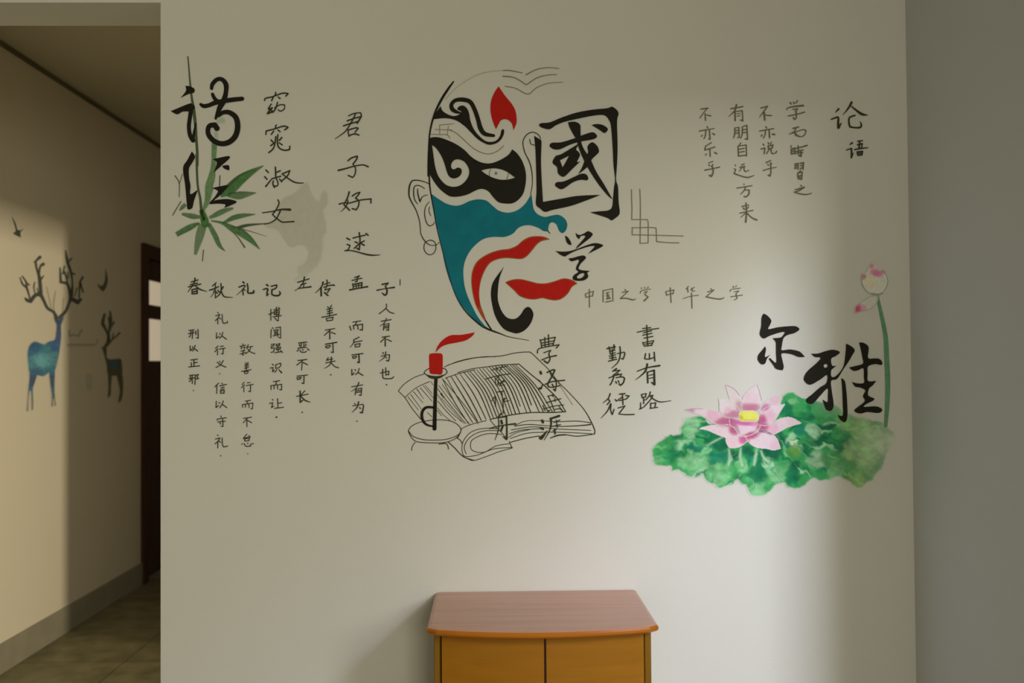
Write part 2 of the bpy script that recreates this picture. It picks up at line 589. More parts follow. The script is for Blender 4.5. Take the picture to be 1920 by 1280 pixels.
def bow(x, y0, amt):
    u = (x - (CX0 + CX1) / 2) / ((CX1 - CX0) / 2)
    return y0 - amt * (1 - u * u)
# top slab: bow fronted with a rounded moulded front and side edge
N = 24
prof = [(0.0, CZ), (-0.004, CZ - 0.003), (-0.007, CZ - 0.008), (-0.0065, CZ - 0.014), (-0.002, CZ - 0.019), (0.008, CZ - 0.021)]
def ring(inset, z):
    pts_ = [(CX0 + inset + 0.004, 2.896), (CX0 + inset, 2.52)]
    pts_ = [(CX0 + inset, 2.896)]
    for i in range(N + 1):
        x = CX0 + inset + (CX1 - CX0 - 2 * inset) * i / N
        u = 2 * i / N - 1
        c = 0.012 * max(0, (abs(u) - 0.93) / 0.07) ** 2
        pts_.append((x, bow(x, 2.507 + inset, 0.046) + c))
    pts_.append((CX1 - inset, 2.896))
    return [Vector((x, y, z)) for x, y in pts_]
bm = bmesh.new()
rows = [[bm.verts.new(p) for p in ring(0.010, CZ)]] + [[bm.verts.new(p) for p in ring(0.006 + d, z)] for d, z in prof[1:]]
face = bm.faces.new(rows[0])
n = len(rows[0])
for a, b_ in zip(rows[:-1], rows[1:]):
    for i in range(n):
        bm.faces.new((a[i], a[(i + 1) % n], b_[(i + 1) % n], b_[i]))
bm.faces.new(rows[-1][::-1])
top = cab_obj('cabinet_top', 'top_wood', bm)
top['label'] = 'reddish brown bow fronted top'
top.data.materials.append(M['edge_wood'])
for p in top.data.polygons:
    if p.normal.z < 0.72:
        p.material_index = 1
    p.use_smooth = False
BX0, BX1, BZ = CX0 + 0.016, CX1 - 0.016, CZ - 0.021
def front_panel(x0, x1, z0, z1, yb, amt, th, bv=0.003):
    """bow fronted board between x0 and x1"""
    bm = bmesh.new()
    k = 10
    fr, bk = [], []
    for i in range(k + 1):
        x = x0 + (x1 - x0) * i / k
        y = bow(x, yb, amt)
        for z in (z0, z1):
            fr.append(bm.verts.new((x, y, z)))
            bk.append(bm.verts.new((x, y + th, z)))
    for i in range(k):
        a = 2 * i
        bm.faces.new((fr[a], fr[a + 2], fr[a + 3], fr[a + 1]))
        bm.faces.new((bk[a], bk[a + 1], bk[a + 3], bk[a + 2]))
        bm.faces.new((fr[a], bk[a], bk[a + 2], fr[a + 2]))
        bm.faces.new((fr[a + 1], fr[a + 3], bk[a + 3], bk[a + 1]))
    bm.faces.new((fr[0], fr[1], bk[1], bk[0]))
    bm.faces.new((fr[2 * k], bk[2 * k], bk[2 * k + 1], fr[2 * k + 1]))
    return bm
bm = bmesh.new()
box(bm, BX0, BX0 + 0.018, 2.535, 2.892, 0.0, BZ, 0.003)
box(bm, BX1 - 0.018, BX1, 2.535, 2.892, 0.0, BZ, 0.003)
box(bm, BX0 + 0.018, BX1 - 0.018, 2.88, 2.892, 0.03, BZ)
box(bm, BX0 + 0.018, BX1 - 0.018, 2.56, 2.88, 0.06, 0.078)
cab_obj('carcass', 'side_wood', bm)
MIDX = (BX0 + BX1) / 2 + 0.004
for xa, xb in ((BX0 + 0.021, MIDX - 0.003), (MIDX + 0.003, BX1 - 0.021)):
    d = cab_obj('door', 'door_wood', front_panel(xa, xb, 0.075, BZ - 0.006, 2.535, 0.036, 0.018))
    kx = xb - 0.03 if xb < MIDX else xa + 0.03
    bm = bmesh.new()
    bmesh.ops.create_uvsphere(bm, u_segments=12, v_segments=8, radius=0.013)
    ky = bow(kx, 2.535, 0.036) - 0.012
    for v in bm.verts:
        v.co += Vector((kx, ky, 0.36)) - cab.location
    kn = mesh_obj('knob', bm, 'side_wood', d)
cab_obj('center_seam', 'seam', front_panel(MIDX - 0.003, MIDX + 0.003, 0.075, BZ - 0.006, 2.539, 0.036, 0.02))
cab_obj('plinth', 'side_wood', front_panel(BX0 + 0.018, BX1 - 0.018, 0.0, 0.07, 2.55, 0.03, 0.016))

# ------------------------------------------------------------------ painted things on the mural wall
def wall_at(px, py):
    p = on_mural(px, py, 0.002)
    return p
def mural_thing(name, label, cat, px, py, group=None):
    return thing(name, label, cat, wall_at(px, py), group)

# bare patch where the paint has worn off
t = mural_thing('worn_paint_patch', 'ragged darker beige patch of worn paint beside the bamboo writing', 'stain', 575, 525)
ST = obs(150, 143, 120)
wash('patch', t, loop_of('540 70! 560 130 590 210 650 260 690 170 710 140! 745 200 755 280 710 350 720 430 735 560 700 650 690 790 660 900 600 970 530 1040 430 1090 390 1080 440 1040 430 970 510 900 540 830 530 760 490 725 420 730 350 740 300 680 260 610 190 560 90 520 150 480 220 430 230 300 290 230 380 180 430 150 480 90', 'PT'),
     [], ST, layer=1, feather=5, ragged=2.5, alpha=lambda x, y: np.where(y > 490, np.clip(1 - (y - 490) / 70, 0.5, 1), 1), grain=0.04)

# --- opera face
t = mural_thing('painted_opera_face', 'large painted opera face mask in blue, black and red with one eye', 'mural painting', 900, 640)
Ink(layer=4).add('w14,28,24,20,16,16,16 615 295 560 370 490 480 430 600 390 720 365 850 355 1000 350 1150 350 1280', 'E')\
    .add('w16,18,18,14,10 85 350 83 500 95 640 100 740 115 850 150 1050 190 1280', 'F')\
    .add('w9,9,8,10,16,20,22,14,9,7 190 0 240 200 310 470 400 760 520 970 700 1140 800 1195 870 1222 960 1255 1060 1290 1290 1330', 'G')\
    .add('w14,18,16 770 1090 800 1140 840 1200', 'G').build('face_outline', 'ink', t)
Ink(layer=4).add('p 1085 345! 1150 440 1230 540 1265 620 1272 720 1240 805! 1225 740 1190 700 1150 688 1110 700 1085 740 1058 795! 1020 700 1000 600 1005 500 1040 410', 'E').build('forehead_flame', 'red', t)
Ink(layer=5).add('p 480 550! 500 600 560 640 620 655 670 640 695 610 680 597 655 590 665 560 710 545 750 570 775 620 790 700 820 780 870 850 940 910 1000 925 1060 910 1100 860 1115 800 1140 795 1140 840 1110 900 1060 940 990 955 930 935 860 890 790 820 730 760 650 705 560 680 480 680 405 690! 420 640', 'E')\
    .add('w20,35,45,40,40,45,45,45,45,50,45,30 680 620 640 610 600 580 595 530 640 490 720 485 790 510 835 590 870 690 895 780 940 840 1035 860', 'E').build('brow_swirl', 'ink', t)
Ink(layer=5).add('p 100 190 120 178 200 175 300 205 420 260 520 330 600 410 700 470 810 490 920 460 1040 390 1090 320! 1150 370 1210 460 1250 580 1255 700 1230 830 1180 910 1100 965 1000 970 920 950 860 890 800 820 720 795 640 820 560 860 460 885 350 885 260 830 190 760 130 670 100 600 88 400;'
                 'h 130 270! 180 310 240 400 280 500 310 600 340 650 390 670 450 650 485 600 475 550 430 540 400 560 365 550 360 500 390 455 440 440 510 465 560 530 575 600 545 680 470 750 380 770 290 740 210 650 170 540 150 420;'
                 'h 720 575! 800 555 900 550 1010 580 1125 660! 1050 680 960 685 860 660 780 620', 'F').build('eye_band', 'ink', t)
Ink(layer=4).add('w8 835 560 815 600 820 640', 'F').build('iris_line', 'pencil', t)
Ink(layer=4).add('w8 1045 605 1040 640 1025 675', 'F').build('iris_line', 'pencil', t)
Ink(layer=4).add('w34 895 605 897 609', 'F').build('pupil', 'pupil', t)
Ink(layer=3).add('p 115 850! 200 910 300 970 400 995 480 985 580 940 680 920 780 935 860 1000 930 1055 1040 1080 1150 1050 1240 980 1300 890 1320 850! 1335 960 1350 1040 1400 1100 1480 1130 1560 1115 1640 1105 1710 1140 1750 1210 1735 1290 1690 1325 1650 1290 1620 1220 1570 1195 1535 1220 1520 1300! 1470 1300 1400 1260 1300 1230 1210 1240 1150 1275 1100 1330 1000 1370 870 1370 760 1390 680 1440 600 1520 540 1620 510 1720 505 1820 520 1960 560 2090 620 2220 680 2330 770 2440 840 2480! 700 2410 560 2280 440 2120 350 1920 290 1730 250 1530 210 1340 180 1200 140 1000', 'F').build('blue_cheek', 'blue', t)
Ink(layer=3).add('p 1545 120! 1480 90 1400 80 1300 90 1220 130 1150 190 1060 230 950 245 830 280 720 340 650 410 610 510 600 620 615 760 650 900 710 1020 770 1110 790 1130! 760 1040 710 900 695 760 715 620 760 500 820 410 900 365 1000 345 1100 350 1200 355 1270 320 1340 240 1390 180 1450 140', 'G').build('upper_lip', 'rededge', t)
Ink(layer=4).add('p 1500 108! 1400 92 1310 102 1225 145 1150 205 1060 243 950 258 830 294 725 354 662 420 622 515 612 620 625 750 655 870 685 950! 700 900 688 760 703 620 748 495 810 402 895 352 1000 332 1100 337 1200 342 1260 310 1330 230 1385 165 1440 128', 'G').build('lip_fill', 'red', t)
Ink(layer=3).add('p 1005 635! 1080 605 1180 595 1300 620 1400 645 1500 645 1600 620 1690 590 1750 590 1820 610 1875 650! 1810 690 1760 770 1680 835 1600 852 1520 840 1450 825 1370 840 1280 835 1180 800 1110 730', 'G').build('lower_lip', 'rededge', t)
Ink(layer=4).add('p 1022 638! 1085 616 1180 606 1300 632 1400 656 1500 657 1600 632 1690 602 1750 602 1810 620 1850 650! 1800 683 1750 760 1672 824 1600 840 1520 828 1450 813 1370 828 1280 823 1185 790 1118 722', 'G').build('lip_fill', 'red', t)
Ink(layer=4).add('p 995 438! 960 490 900 570 850 660 835 780 850 900 880 1020 930 1120 1000 1200 1100 1240 1160 1245 1240 1210 1310 1130 1345 1030 1330 970 1300 935 1270 930 1230 960 1200 1010 1150 1060 1090 1075 1020 1050 960 970 920 850 920 720 935 600 960 520', 'G').build('chin_hook', 'ink', t)
Ink(layer=4).add('w10,11,12,12,13,10,8 1430 195 1410 150 1340 115 1265 145 1220 230 1240 350 1300 480 1330 620 1330 760 1310 860', 'F').build('nose_line', 'pen', t)
Ink(layer=4).add('w10 1300 200 1315 255 1360 270', 'F').build('nose_tick', 'pen', t)
Ink(layer=4).add('w14,8 1510 10 1545 50', 'G').build('nostril_line', 'pen', t)
Ink(layer=4).add('w7 470 745 470 845;w7 560 760 550 850;w7 420 795 500 798 600 800;w7 380 845 470 848 545 850 580 885;w7 470 750 540 742 620 735;w8 570 800 640 830 720 900 820 990 920 1040 1000 1048 1080 1015 1135 965', 'E').build('brow_sketch', 'brown_line', t)
Ink(layer=4).add('w10,11,11,9 1130 180 1200 180 1330 205;w12,10,9,8 1370 225 1480 170 1600 150 1715 160;w14,10,12,10,8 1130 240 1250 255 1375 330 1480 260 1580 230 1690 222;w8,9,10,8,6 1150 345 1260 365 1390 425 1480 360 1600 315 1755 302', 'E').build('hair_lines', 'brown_line', t)
Ink(layer=4).add('w12,10,10,8 530 480 600 400 680 330 850 230 1000 190 1130 180', 'E').build('skull_line', 'ghost', t)
ear = Ink(layer=4).add('w12,14,18,24,24,20,16,14,14,16,12,10,10 515 195 440 165 350 145 270 150 230 210 215 300 220 390 260 480 320 590 370 740 385 860 395 950 450 1050 520 1110 580 1120 630 1110 670 1075;'
                 'w12,14,18,12 450 270 400 235 340 220 295 245 285 330 300 430 345 500;w12,20,20,14,10 345 270 350 350 380 465 420 390 495 362;w10,14,14,12 520 465 470 530 450 620 460 720 490 800 525 830 575 810 600 770;w11 525 540 515 610 545 675', 'H').build('ear', 'pen', t)
Ink(layer=5).add('w13 535 1040 590 1060 620 1120 610 1200 570 1250 510 1258 455 1210 440 1140 465 1070 535 1040', 'H').build('earring', 'pen', ear)

# --- big characters
def glyph(name, label, group, ctx, s, mat='ink', w=40, parts=None):
    return inscription(name, label, 'calligraphy', group, [(ctx, s)] if parts is None else parts, mat, w)
BOXED = ('p 62 345! 100 370 130 390 135 420 130 600 138 800 145 920 150 1005! 350 970 500 945 725 935! 600 985 430 1045 250 1085 170 1105 120 1070 80 1030 85 900 82 700 75 500;'
      'p 110 240 130 220 220 210 330 165 480 115 640 85 790 70 840 55 890 90 905 130 890 200 895 450 890 620 880 780 900 860 905 1000 915 1120 870 1170 830 1190 790 1165 620 1110! 700 1100 800 1090 840 1055 850 960 860 860 870 780 855 640 845 450 830 260 810 190 760 140 650 145 500 175 370 205 280 240 215 280 140 265;'
      'p 215 440 240 415 330 410 450 375 540 340 640 310 680 330 690 355 650 380 520 405 420 435 320 480 260 480 225 460;'
      'p 400 210! 470 205 520 235 525 300 530 400 560 480 620 570 680 700 760 830 845 980! 800 945 720 850 650 750 590 650 540 550 505 460 480 380 440 310 410 250;'
      'p 640 410 690 445 710 500 690 530 640 580 590 660 500 730! 540 660 570 580 600 510 595 450;'
      'p 635 238! 680 228 740 235 795 270 790 300 760 318 720 290;'
      'p 520 415! 430 470 330 530 280 545 250 590 248 620 290 660 300 720 345 755 380 740 440 680 525 600! 490 605 520 540 500 500 480 480;h 320 590! 410 545! 370 620 345 660!;'
      'p 270 840 285 810 360 800 450 760 530 725 580 730 602 765 590 790 530 785 450 810 345 878 290 860').split(';')
inscription('boxed_character', 'large bold black character 國 in its box, against the opera face', 'calligraphy', None,
            [('I', '<frame_strokes>' + ';'.join(BOXED[:2])), ('I', '<inner_character>' + ';'.join(BOXED[2:]))], 'ink', 40)
glyph('brush_character', 'medium black character 学 between the boxed character and the red lips', None, 'J',
      'p 360 290! 410 320 460 400 470 450! 430 445 385 395;'
      'p 540 240! 600 280 690 250 745 215 800 230 835 265 800 320 700 400 540 525! 570 470 650 380 710 300 660 290 620 310 605 355! 560 310;'
      'p 190 545! 240 560 400 560 560 520 700 465 850 420 960 430 1015 460 960 500 860 550 755 605! 830 520 870 470 780 475 600 530 480 580 400 625 350 648 270 610;'
      'p 420 680! 500 670 600 640 680 630 720 665 690 710 630 770 590 850 640 880 790 895! 740 930 760 980 730 1030 670 1060 580 1065 510 1050 490 1010 520 960 590 910 550 870 560 810 600 730 595 700 470 730;h 560 1000 610 950 680 930 695 960 650 1010 580 1025')
glyph('title_characters', 'two bold black characters 尔雅 beside the lotus bud stem', None, None, None, 'ink', 40, [
    ('U', 'p 175 98! 215 120 255 170 240 220 225 260 330 240 480 228 530 240 548 265 500 300 430 320 390 345 375 380 365 440 365 480 450 472 540 490 580 520 605 550! 540 550 460 520 365 515 370 580 385 650 375 688! 340 685 300 670 280 640 230 570 240 560 305 610 305 500 305 420 300 390 270 355! 340 350 370 335 395 290 330 300 240 330 180 358 145 335 135 300 150 230 155 140;'
          'p 190 440! 200 470 190 550 245 525! 210 570 190 620 150 625 115 580 120 530 160 480'),
    ('U', 'p 670 515! 740 515 820 490 900 475 970 500 930 540 880 570 890 640 935 640! 900 670 880 690 880 750 910 760 960 720 1010 640 1030 500 1035 412! 1090 440 1125 480 1100 530 1060 600 1000 690 940 780 880 800 885 900 905 1050 880 1110 830 1100 810 1060 790 995! 840 1020 845 960 840 880 760 960 690 1035 630 1030 620 990 680 940 760 870 830 820 835 740 760 790 660 840 600 800 600 750 640 690 720 620 770 560 710 550;h 800 640 825 622 845 645 815 665;'
          'p 985 770! 1020 800 1035 880 1045 1000 1050 1150 1035 1220 1010 1230 970 1200 950 1155! 1000 1160 1000 1050 995 900;'
          'p 1170 400! 1220 405 1270 450 1265 560 1330 565 1380 570 1410 600 1405 635 1340 625 1265 650 1260 720 1265 800 1350 800! 1310 850 1275 880 1265 950 1330 985 1310 1010 1250 1040 1220 1070 1340 1065 1400 1085 1412 1110 1370 1135 1260 1125 1190 1140 1140 1130 1120 1105 1160 1070 1230 1010 1210 960 1235 900 1180 870 1130 860 1095 810! 1150 825 1220 820 1220 760 1215 670 1160 690 1110 695 1065 660! 1130 645 1210 620 1205 560 1190 480')])
glyph('title_characters', 'two large black characters 诗经 brushed over the bamboo', None, None, None, 'ink', 40, [
    ('A', 'p 280 415! 330 420 380 450 370 490 310 505 225 548! 285 470;w50,46,44,46,50 345 640 335 720 318 850 330 950 365 1010;w34,26,16 360 1010 375 920 392 820;p 120 690! 190 725 250 695 340 690 385 650 350 610 310 612;'
          'w35,45,45,45,55,50,60,60,45,30 565 445 575 395 625 345 680 345 722 400 722 480 700 570 660 640 635 700 610 770;w30,45,45,50,50,50,46 445 615 480 635 540 625 600 600 700 580 800 565 900 555;w36,44 575 505 600 555 640 590;'
          'w40,48,58,62,60,56,54,52,55,60 640 740 690 705 760 705 830 760 850 860 825 960 760 1025 680 1045 600 1020 540 960 525 900 545 850 600 840 625 880'),
    ('B', 'p 350 -35! 385 20 360 80 320 150 320 250 335 340 335 430 410 385! 410 400 375 500 355 580 315 600 300 590 290 480 275 320 255 190 260 120 300 60;'
          'p 575 50! 750 15 760 40 720 80 685 110 640 150 590 190 610 140 620 80;p 680 125! 720 115 755 120 755 170 700 150;'
          'p 565 365! 740 330 745 345 700 400 640 460 590 500 640 490 750 485 840 515 760 560 700 580! 715 545 640 535 540 540 545 520 600 460 635 400 620 385')])

# --- bamboo
t = mural_thing('painted_bamboo', 'green watercolour bamboo with two thin stalks and fanned leaves', 'mural painting', 380, 480)
G1, G2, G3 = obs(58, 96, 46), obs(84, 112, 66), obs(34, 62, 26)
LN = list(range(13))[::-1]
def leaf(s, widths, dens, ctx='B', c=G1, edge=True, name='leaf'):
    P = pts(s, ctx)
    sc = CT[ctx][2]
    wl = np.interp(np.linspace(0, len(widths) - 1, len(P)), range(len(widths)), widths) / sc
    Q = catmull([np.array((x, y, w)) for (x, y), w in zip(P, wl)], step=3)
    A, B = [], []
    for i, q in enumerate(Q):
        d = (Q[min(i + 1, len(Q) - 1)] - Q[max(i - 1, 0)])[:2]
        d = d / (np.hypot(*d) + 1e-9)
        A.append((q[0] - d[1] * q[2] / 2, q[1] + d[0] * q[2] / 2))
        B.append((q[0] + d[1] * q[2] / 2, q[1] - d[0] * q[2] / 2))
    lp = A + B[::-1]
    blobs = [(B[i][0], B[i][1], max(1.5, Q[i][2] * 0.22), G3) for i in range(0, len(B), 2)] if edge else []
    return wash(name, t, lp, blobs, c, cell=1.0, feather=2.2, alpha=lambda x, y: dens - 0.04, grain=0.35, gscale=0.2, layer=2 + 0.1 * LN.pop(), glaze=True)
leaf('660 450 760 380 880 270 1000 190 1130 120', [40, 115, 105, 62, 6], 0.85)
leaf('740 440 850 445 940 432 1050 415', [40, 85, 62, 6], 0.7)
leaf('540 690 640 640 720 605 800 585', [30, 58, 48, 20], 0.7)
leaf('440 680 350 670 240 645', [30, 58, 26], 0.7)
leaf('430 745 330 790 180 870', [20, 62, 52], 0.8)
leaf('470 760 430 900 385 1090', [90, 90, 30], 0.6, edge=False)
leaf('530 750 600 880 650 990 710 1050', [40, 55, 42, 6], 0.75)
leaf('560 720 680 745 800 810 870 840 980 920 1090 1030', [15, 30, 72, 82, 62, 6], 0.8)
leaf('690 745 800 690 900 665 1040 650', [20, 52, 46, 6], 0.8)
leaf('850 800 950 770 1100 755', [40, 30, 14], 0.8, c=G3)
leaf('280 540 240 580 210 610', [40, 40, 6], 0.7)
for s in ('w14,12,10,12,10 1100 755 1200 742 1275 690', 'w8,8,4 860 800 1000 840 1160 890', 'w10,12,18 780 830 850 900 925 1010', 'w12 230 510 180 590 140 660', 'w14,10 165 230 210 310 210 460;w10 245 215 212 320', 'w12 475 1040 465 1160', 'w14 655 230 650 340'):
    Ink(layer=3).add(s, 'B').build('twig', 'pencil', t)
leaf('452 600 472 660 490 730 498 790', [50, 70, 90, 50], 0.85, c=obs(52, 92, 38), edge=False, name='leaf_base')
M['bamboo'] = paint('green_black_bamboo_ink', obs(58, 70, 40), 0.8, 0.3)
Ink(layer=3).add('w14,18,26,34,30,28 305 95 315 200 325 330 335 430 350 560 365 640 375 720 388 850 395 960 408 1150 408 1280', 'A').add('w26,24,24,30,36 400 0 405 200 415 350 440 480 455 620 480 700', 'B').build('stalk', 'bamboo', t)
wash('stalk', t, loop_of('570 -140 620 -140 615 0 610 80 605 200 600 260 580 340 575 400 540 520 500 590 450 640 470 570 490 480 495 340 530 230 560 100', 'B'), [], G2, cell=1.0, feather=2.5, alpha=lambda x, y: 0.8, grain=0.3, gscale=0.2, layer=1.8, glaze=True)
wash('stalk', t, loop_of('640 770 690 760 715 790 700 825 650 825 630 860 635 1000 600 1010 590 900 600 830', 'A'), [], obs(120, 132, 100), cell=1.0, feather=4, alpha=lambda x, y: 0.6, grain=0.2, layer=2)

# --- corner fret
solo(Ink(layer=4).add('w17 235 150 240 350 245 500 240 710;w17 240 705 530 705 545 780 545 1135;w18 390 145 400 400 400 700 395 1145;w17 395 1145 545 1135;w18 245 855 400 855 560 850 690 860 695 960 700 1110;w19 700 1110 900 1130 1110 1135;w17 250 855 250 985 480 990 700 995 1190 1008', 'K'),
     'fret_ornament', 'brown_line', 'thin pencilled corner fret of interlocking squares beside the boxed character', 'mural ornament', wall_at(1230, 458))

# ------------------------------------------------------------------ inscriptions
def col(label, group, chars, mat='pen', w=14, name='brush_inscription', cat='inscription'):
    return inscription(name, label, cat, group, chars, mat, w * 1.12)
GV = 'poem columns at top left'
col('thin ink column reading 窈窕淑女, beside the bamboo and over the worn patch', GV, [
    ('C', '240 150 232 178;105 248 115 222 200 202 320 160 388 165 358 195;210 205 190 250;268 205 292 225;w16 185 290 150 345 200 340;w20 195 335 160 375 140 405 205 380;w16 150 350 180 360 200 378;w14 225 335 290 300 345 300 340 350 295 375 268 358;260 270 240 340 205 390'),
    ('C', '245 540 235 572;120 655 125 612 220 590 330 555 388 570 345 600;215 615 185 655;265 602 292 622;w18 240 680 228 770 205 830 155 872;w18 182 720 205 745;w18 178 790 228 750;w18 265 655 260 760 285 820 350 845 405 835 408 795;w18 312 690 282 725;w16 280 755 318 780'),
    ('C', '120 1080 152 1112;105 1160 135 1192;w14,16,20 200 1180 165 1220 120 1278;w18 235 1045 240 1165;240 1112 295 1090;195 1185 300 1155;w16 238 1165 268 1245 250 1275 225 1272;w18 212 1212 205 1250 225 1290;285 1190 312 1222;315 1128 408 1088 380 1150 312 1210;w14,18,16,10 318 1130 400 1190 460 1225 520 1237 572 1235'),
    ('D', 'w16 265 285 278 330 240 410 200 460 240 500 310 550 360 552 458 546;w12,15,18,30 78 442 200 425 300 402 412 404;w18,16,10,8 300 400 275 460 240 520 180 560 100 582')], w=15)
col('thin ink column reading 君子好逑, nearest left of the opera face', GV, [
    ('C', 'w14,14,22 1112 432 1180 402 1258 395 1262 440 1215 520;1095 492 1180 462 1268 440;1050 552 1130 525 1215 502;w18,16,14,6 1195 410 1150 500 1080 610 1020 660 945 712;w16 1105 600 1112 650 1120 678;1105 602 1200 575 1228 580 1190 628;1115 672 1180 648 1238 662'),
    ('C', 'w18 1105 970 1150 935 1218 915 1210 950 1165 1010;w16 1165 1010 1195 1060 1190 1130 1162 1170 1108 1145;w22,16,14,18 990 1085 1090 1060 1200 1030 1290 1020 1348 1042'),
    ('D', 'w20,18,14 1120 190 1100 260 1055 345;w18,14,16,16,16,16 1000 337 1060 322 1120 325 1250 290 1382 275 1380 325;w16,14,6 1105 290 1095 340 1060 390 1015 432;w18 1058 345 1095 380 1125 412;1155 242 1200 212 1248 196 1225 235 1195 265;1195 265 1235 302 1230 360 1205 405 1155 392'),
    ('D', 'w18 1090 745 1128 765;w16 1095 820 1130 832 1108 882 1068 897;w14,14,16,20,16,8 1070 897 1150 895 1250 920 1350 945 1420 950 1492 946;w16 1165 745 1240 725 1312 710;w18 1240 680 1250 770 1240 885 1212 865;1190 790 1222 802;w16 1180 868 1240 812;1300 778 1262 800;1250 802 1302 832;w18 1320 690 1348 712')], w=15)

TG = 'book titles in the middle row'
col('bold small title 春秋, leftmost of the middle row of titles', TG, [
    ('L1', 'w24,22,18,10 228 100 222 150 180 230 110 325;w20 165 162 278 128;w20 150 207 270 178;w20 118 242 200 225 322 196;w14,20,26,8 235 225 310 282 422 316;w18 178 290 178 355;178 290 262 265 265 350;178 325 255 312;178 355 258 350'),
    ('L1', 'w18 575 170 510 228;w24,20 465 297 540 270 612 237;w18 560 200 556 300 562 420;w16,8 540 300 520 360 480 410;565 320 592 345;w20 600 295 625 330;690 240 662 285;w20,22,20,12 650 185 655 280 630 360 555 425;w16,22,20,10 650 290 680 370 720 405 840 412')],
    'pen', 20, 'title_characters', 'calligraphy')
col('bold small title 礼记, second title in the middle row above the columns', TG, [
    ('L1', 'w26 1010 160 1030 180;w24,20,16,8 945 245 1030 215 1048 225 990 300 905 377;w22 1005 280 1014 372;w18 1025 278 1046 300;w24,26,30 1080 190 1092 270 1085 330 1115 345 1182 338 1186 305'),
    ('L1', 'w28 1395 205 1418 222;w22,26,26,16 1340 285 1400 268 1418 280 1402 340 1402 385 1430 355;w22 1470 232 1562 210 1550 260 1480 292;w24,26,30,14 1485 285 1480 350 1510 380 1590 382 1622 345 1602 310')],
    'pen', 20, 'title_characters', 'calligraphy')
col('bold small title 左传, third title in the middle row under the worn patch', TG, [
    ('L2', 'w20 160 167 260 138 348 110;w24,20,14,10 272 80 250 170 195 245 115 306;w18 210 207 300 180;w18 265 195 255 245;w16,20,26 165 267 260 255 378 240'),
    ('L2', 'w30,20,10 575 165 550 240 450 342;w28 540 250 546 388;w18 595 202 685 172;w18,20,26 585 250 690 215 758 215;w22,18,14 640 130 638 220 602 292;w20 605 292 692 268 645 335;w26 600 335 655 382')],
    'pen', 20, 'title_characters', 'calligraphy')
col('bold small title 孟子, rightmost of the middle row beside the opera face', TG, [
    ('L2', 'w20 1090 92 1168 60 1132 100;w20 1132 100 1132 150 1100 158;w18 1045 137 1210 100;w20 1058 190 1075 280;1062 202 1212 172 1200 262;w16 1112 195 1120 268;w16 1156 188 1156 265;w28,20,28 1010 292 1150 265 1302 238;w16 1080 232 1198 212'),
    ('L2', 'w26,24,18 1540 202 1638 180 1590 232;w22,28,30,16 1590 232 1618 290 1610 360 1580 377 1538 338;w24,16,28 1455 297 1590 270 1738 250'),
    ('L2', 'w14 1832 120 1832 212')], 'pen', 20, 'title_characters', 'calligraphy')
SG = 'small columns of quotations'
col('small ink column reading 刑以正邪, the leftmost and shortest under the titles', SG, [
    ('L1', '130 952 212 942;120 1006 216 986;160 955 155 1030 130 1062;190 950 182 1085;240 960 242 1020;275 935 280 1080 252 1068'),
    ('L3', '145 160 150 240 185 205;185 170 195 190;230 150 215 200 188 242;215 200 272 245'),
    ('L3', '160 390 268 375;w18 210 390 210 490;215 437 265 427;165 430 170 492;w16 125 502 302 485'),
    ('L3', '140 642 212 630;150 642 152 682;130 692 222 680;w16 182 640 182 775;175 692 135 742;225 640 282 625 260 665 285 690 248 702;235 640 225 787'),
    ('L3', '.w20 200 886')], w=15)
col('small ink column reading 礼以行义 信以守礼, longest and second from the left', SG, [
    ('L1', 'w16 600 655 606 672;565 715 632 690 600 750 560 792;600 750 600 846;620 745 650 766;w16 670 690 676 800 690 835 755 827 756 800'),
    ('L1', '580 990 574 1082 622 1046;630 1000 642 1016;680 980 665 1040 628 1082;665 1040 742 1096'),
    ('L3', '605 160 560 202;600 205 550 256;595 235 595 307;640 170 692 160;625 212 722 195;690 205 685 290 658 285'),
    ('L3', '625 410 642 427;690 395 650 460 568 512;w16 590 425 640 465 732 506'), ('L3', '.w18 630 611'),
    ('L3', '615 765 550 826;585 810 580 937;665 765 676 782;630 812 742 786;650 842 702 830;645 872 706 860;642 890 646 932;642 895 706 885 700 932;646 932 700 926'),
    ('L3', '575 1060 570 1166 612 1130;620 1080 632 1096;690 1055 670 1110 633 1167;w16 670 1110 747 1166'),
    ('L5', '650 430 656 452;590 482 737 460;590 482 588 498;600 527 722 515;w16 680 485 685 602 652 600;630 545 646 562'),
    ('L5', 'w16 595 740 606 756;560 807 636 790 600 845 553 887;600 845 600 952;620 840 646 862;w16 670 790 676 900 695 936 762 922'), ('L5', '.w20 645 1080')], w=14)
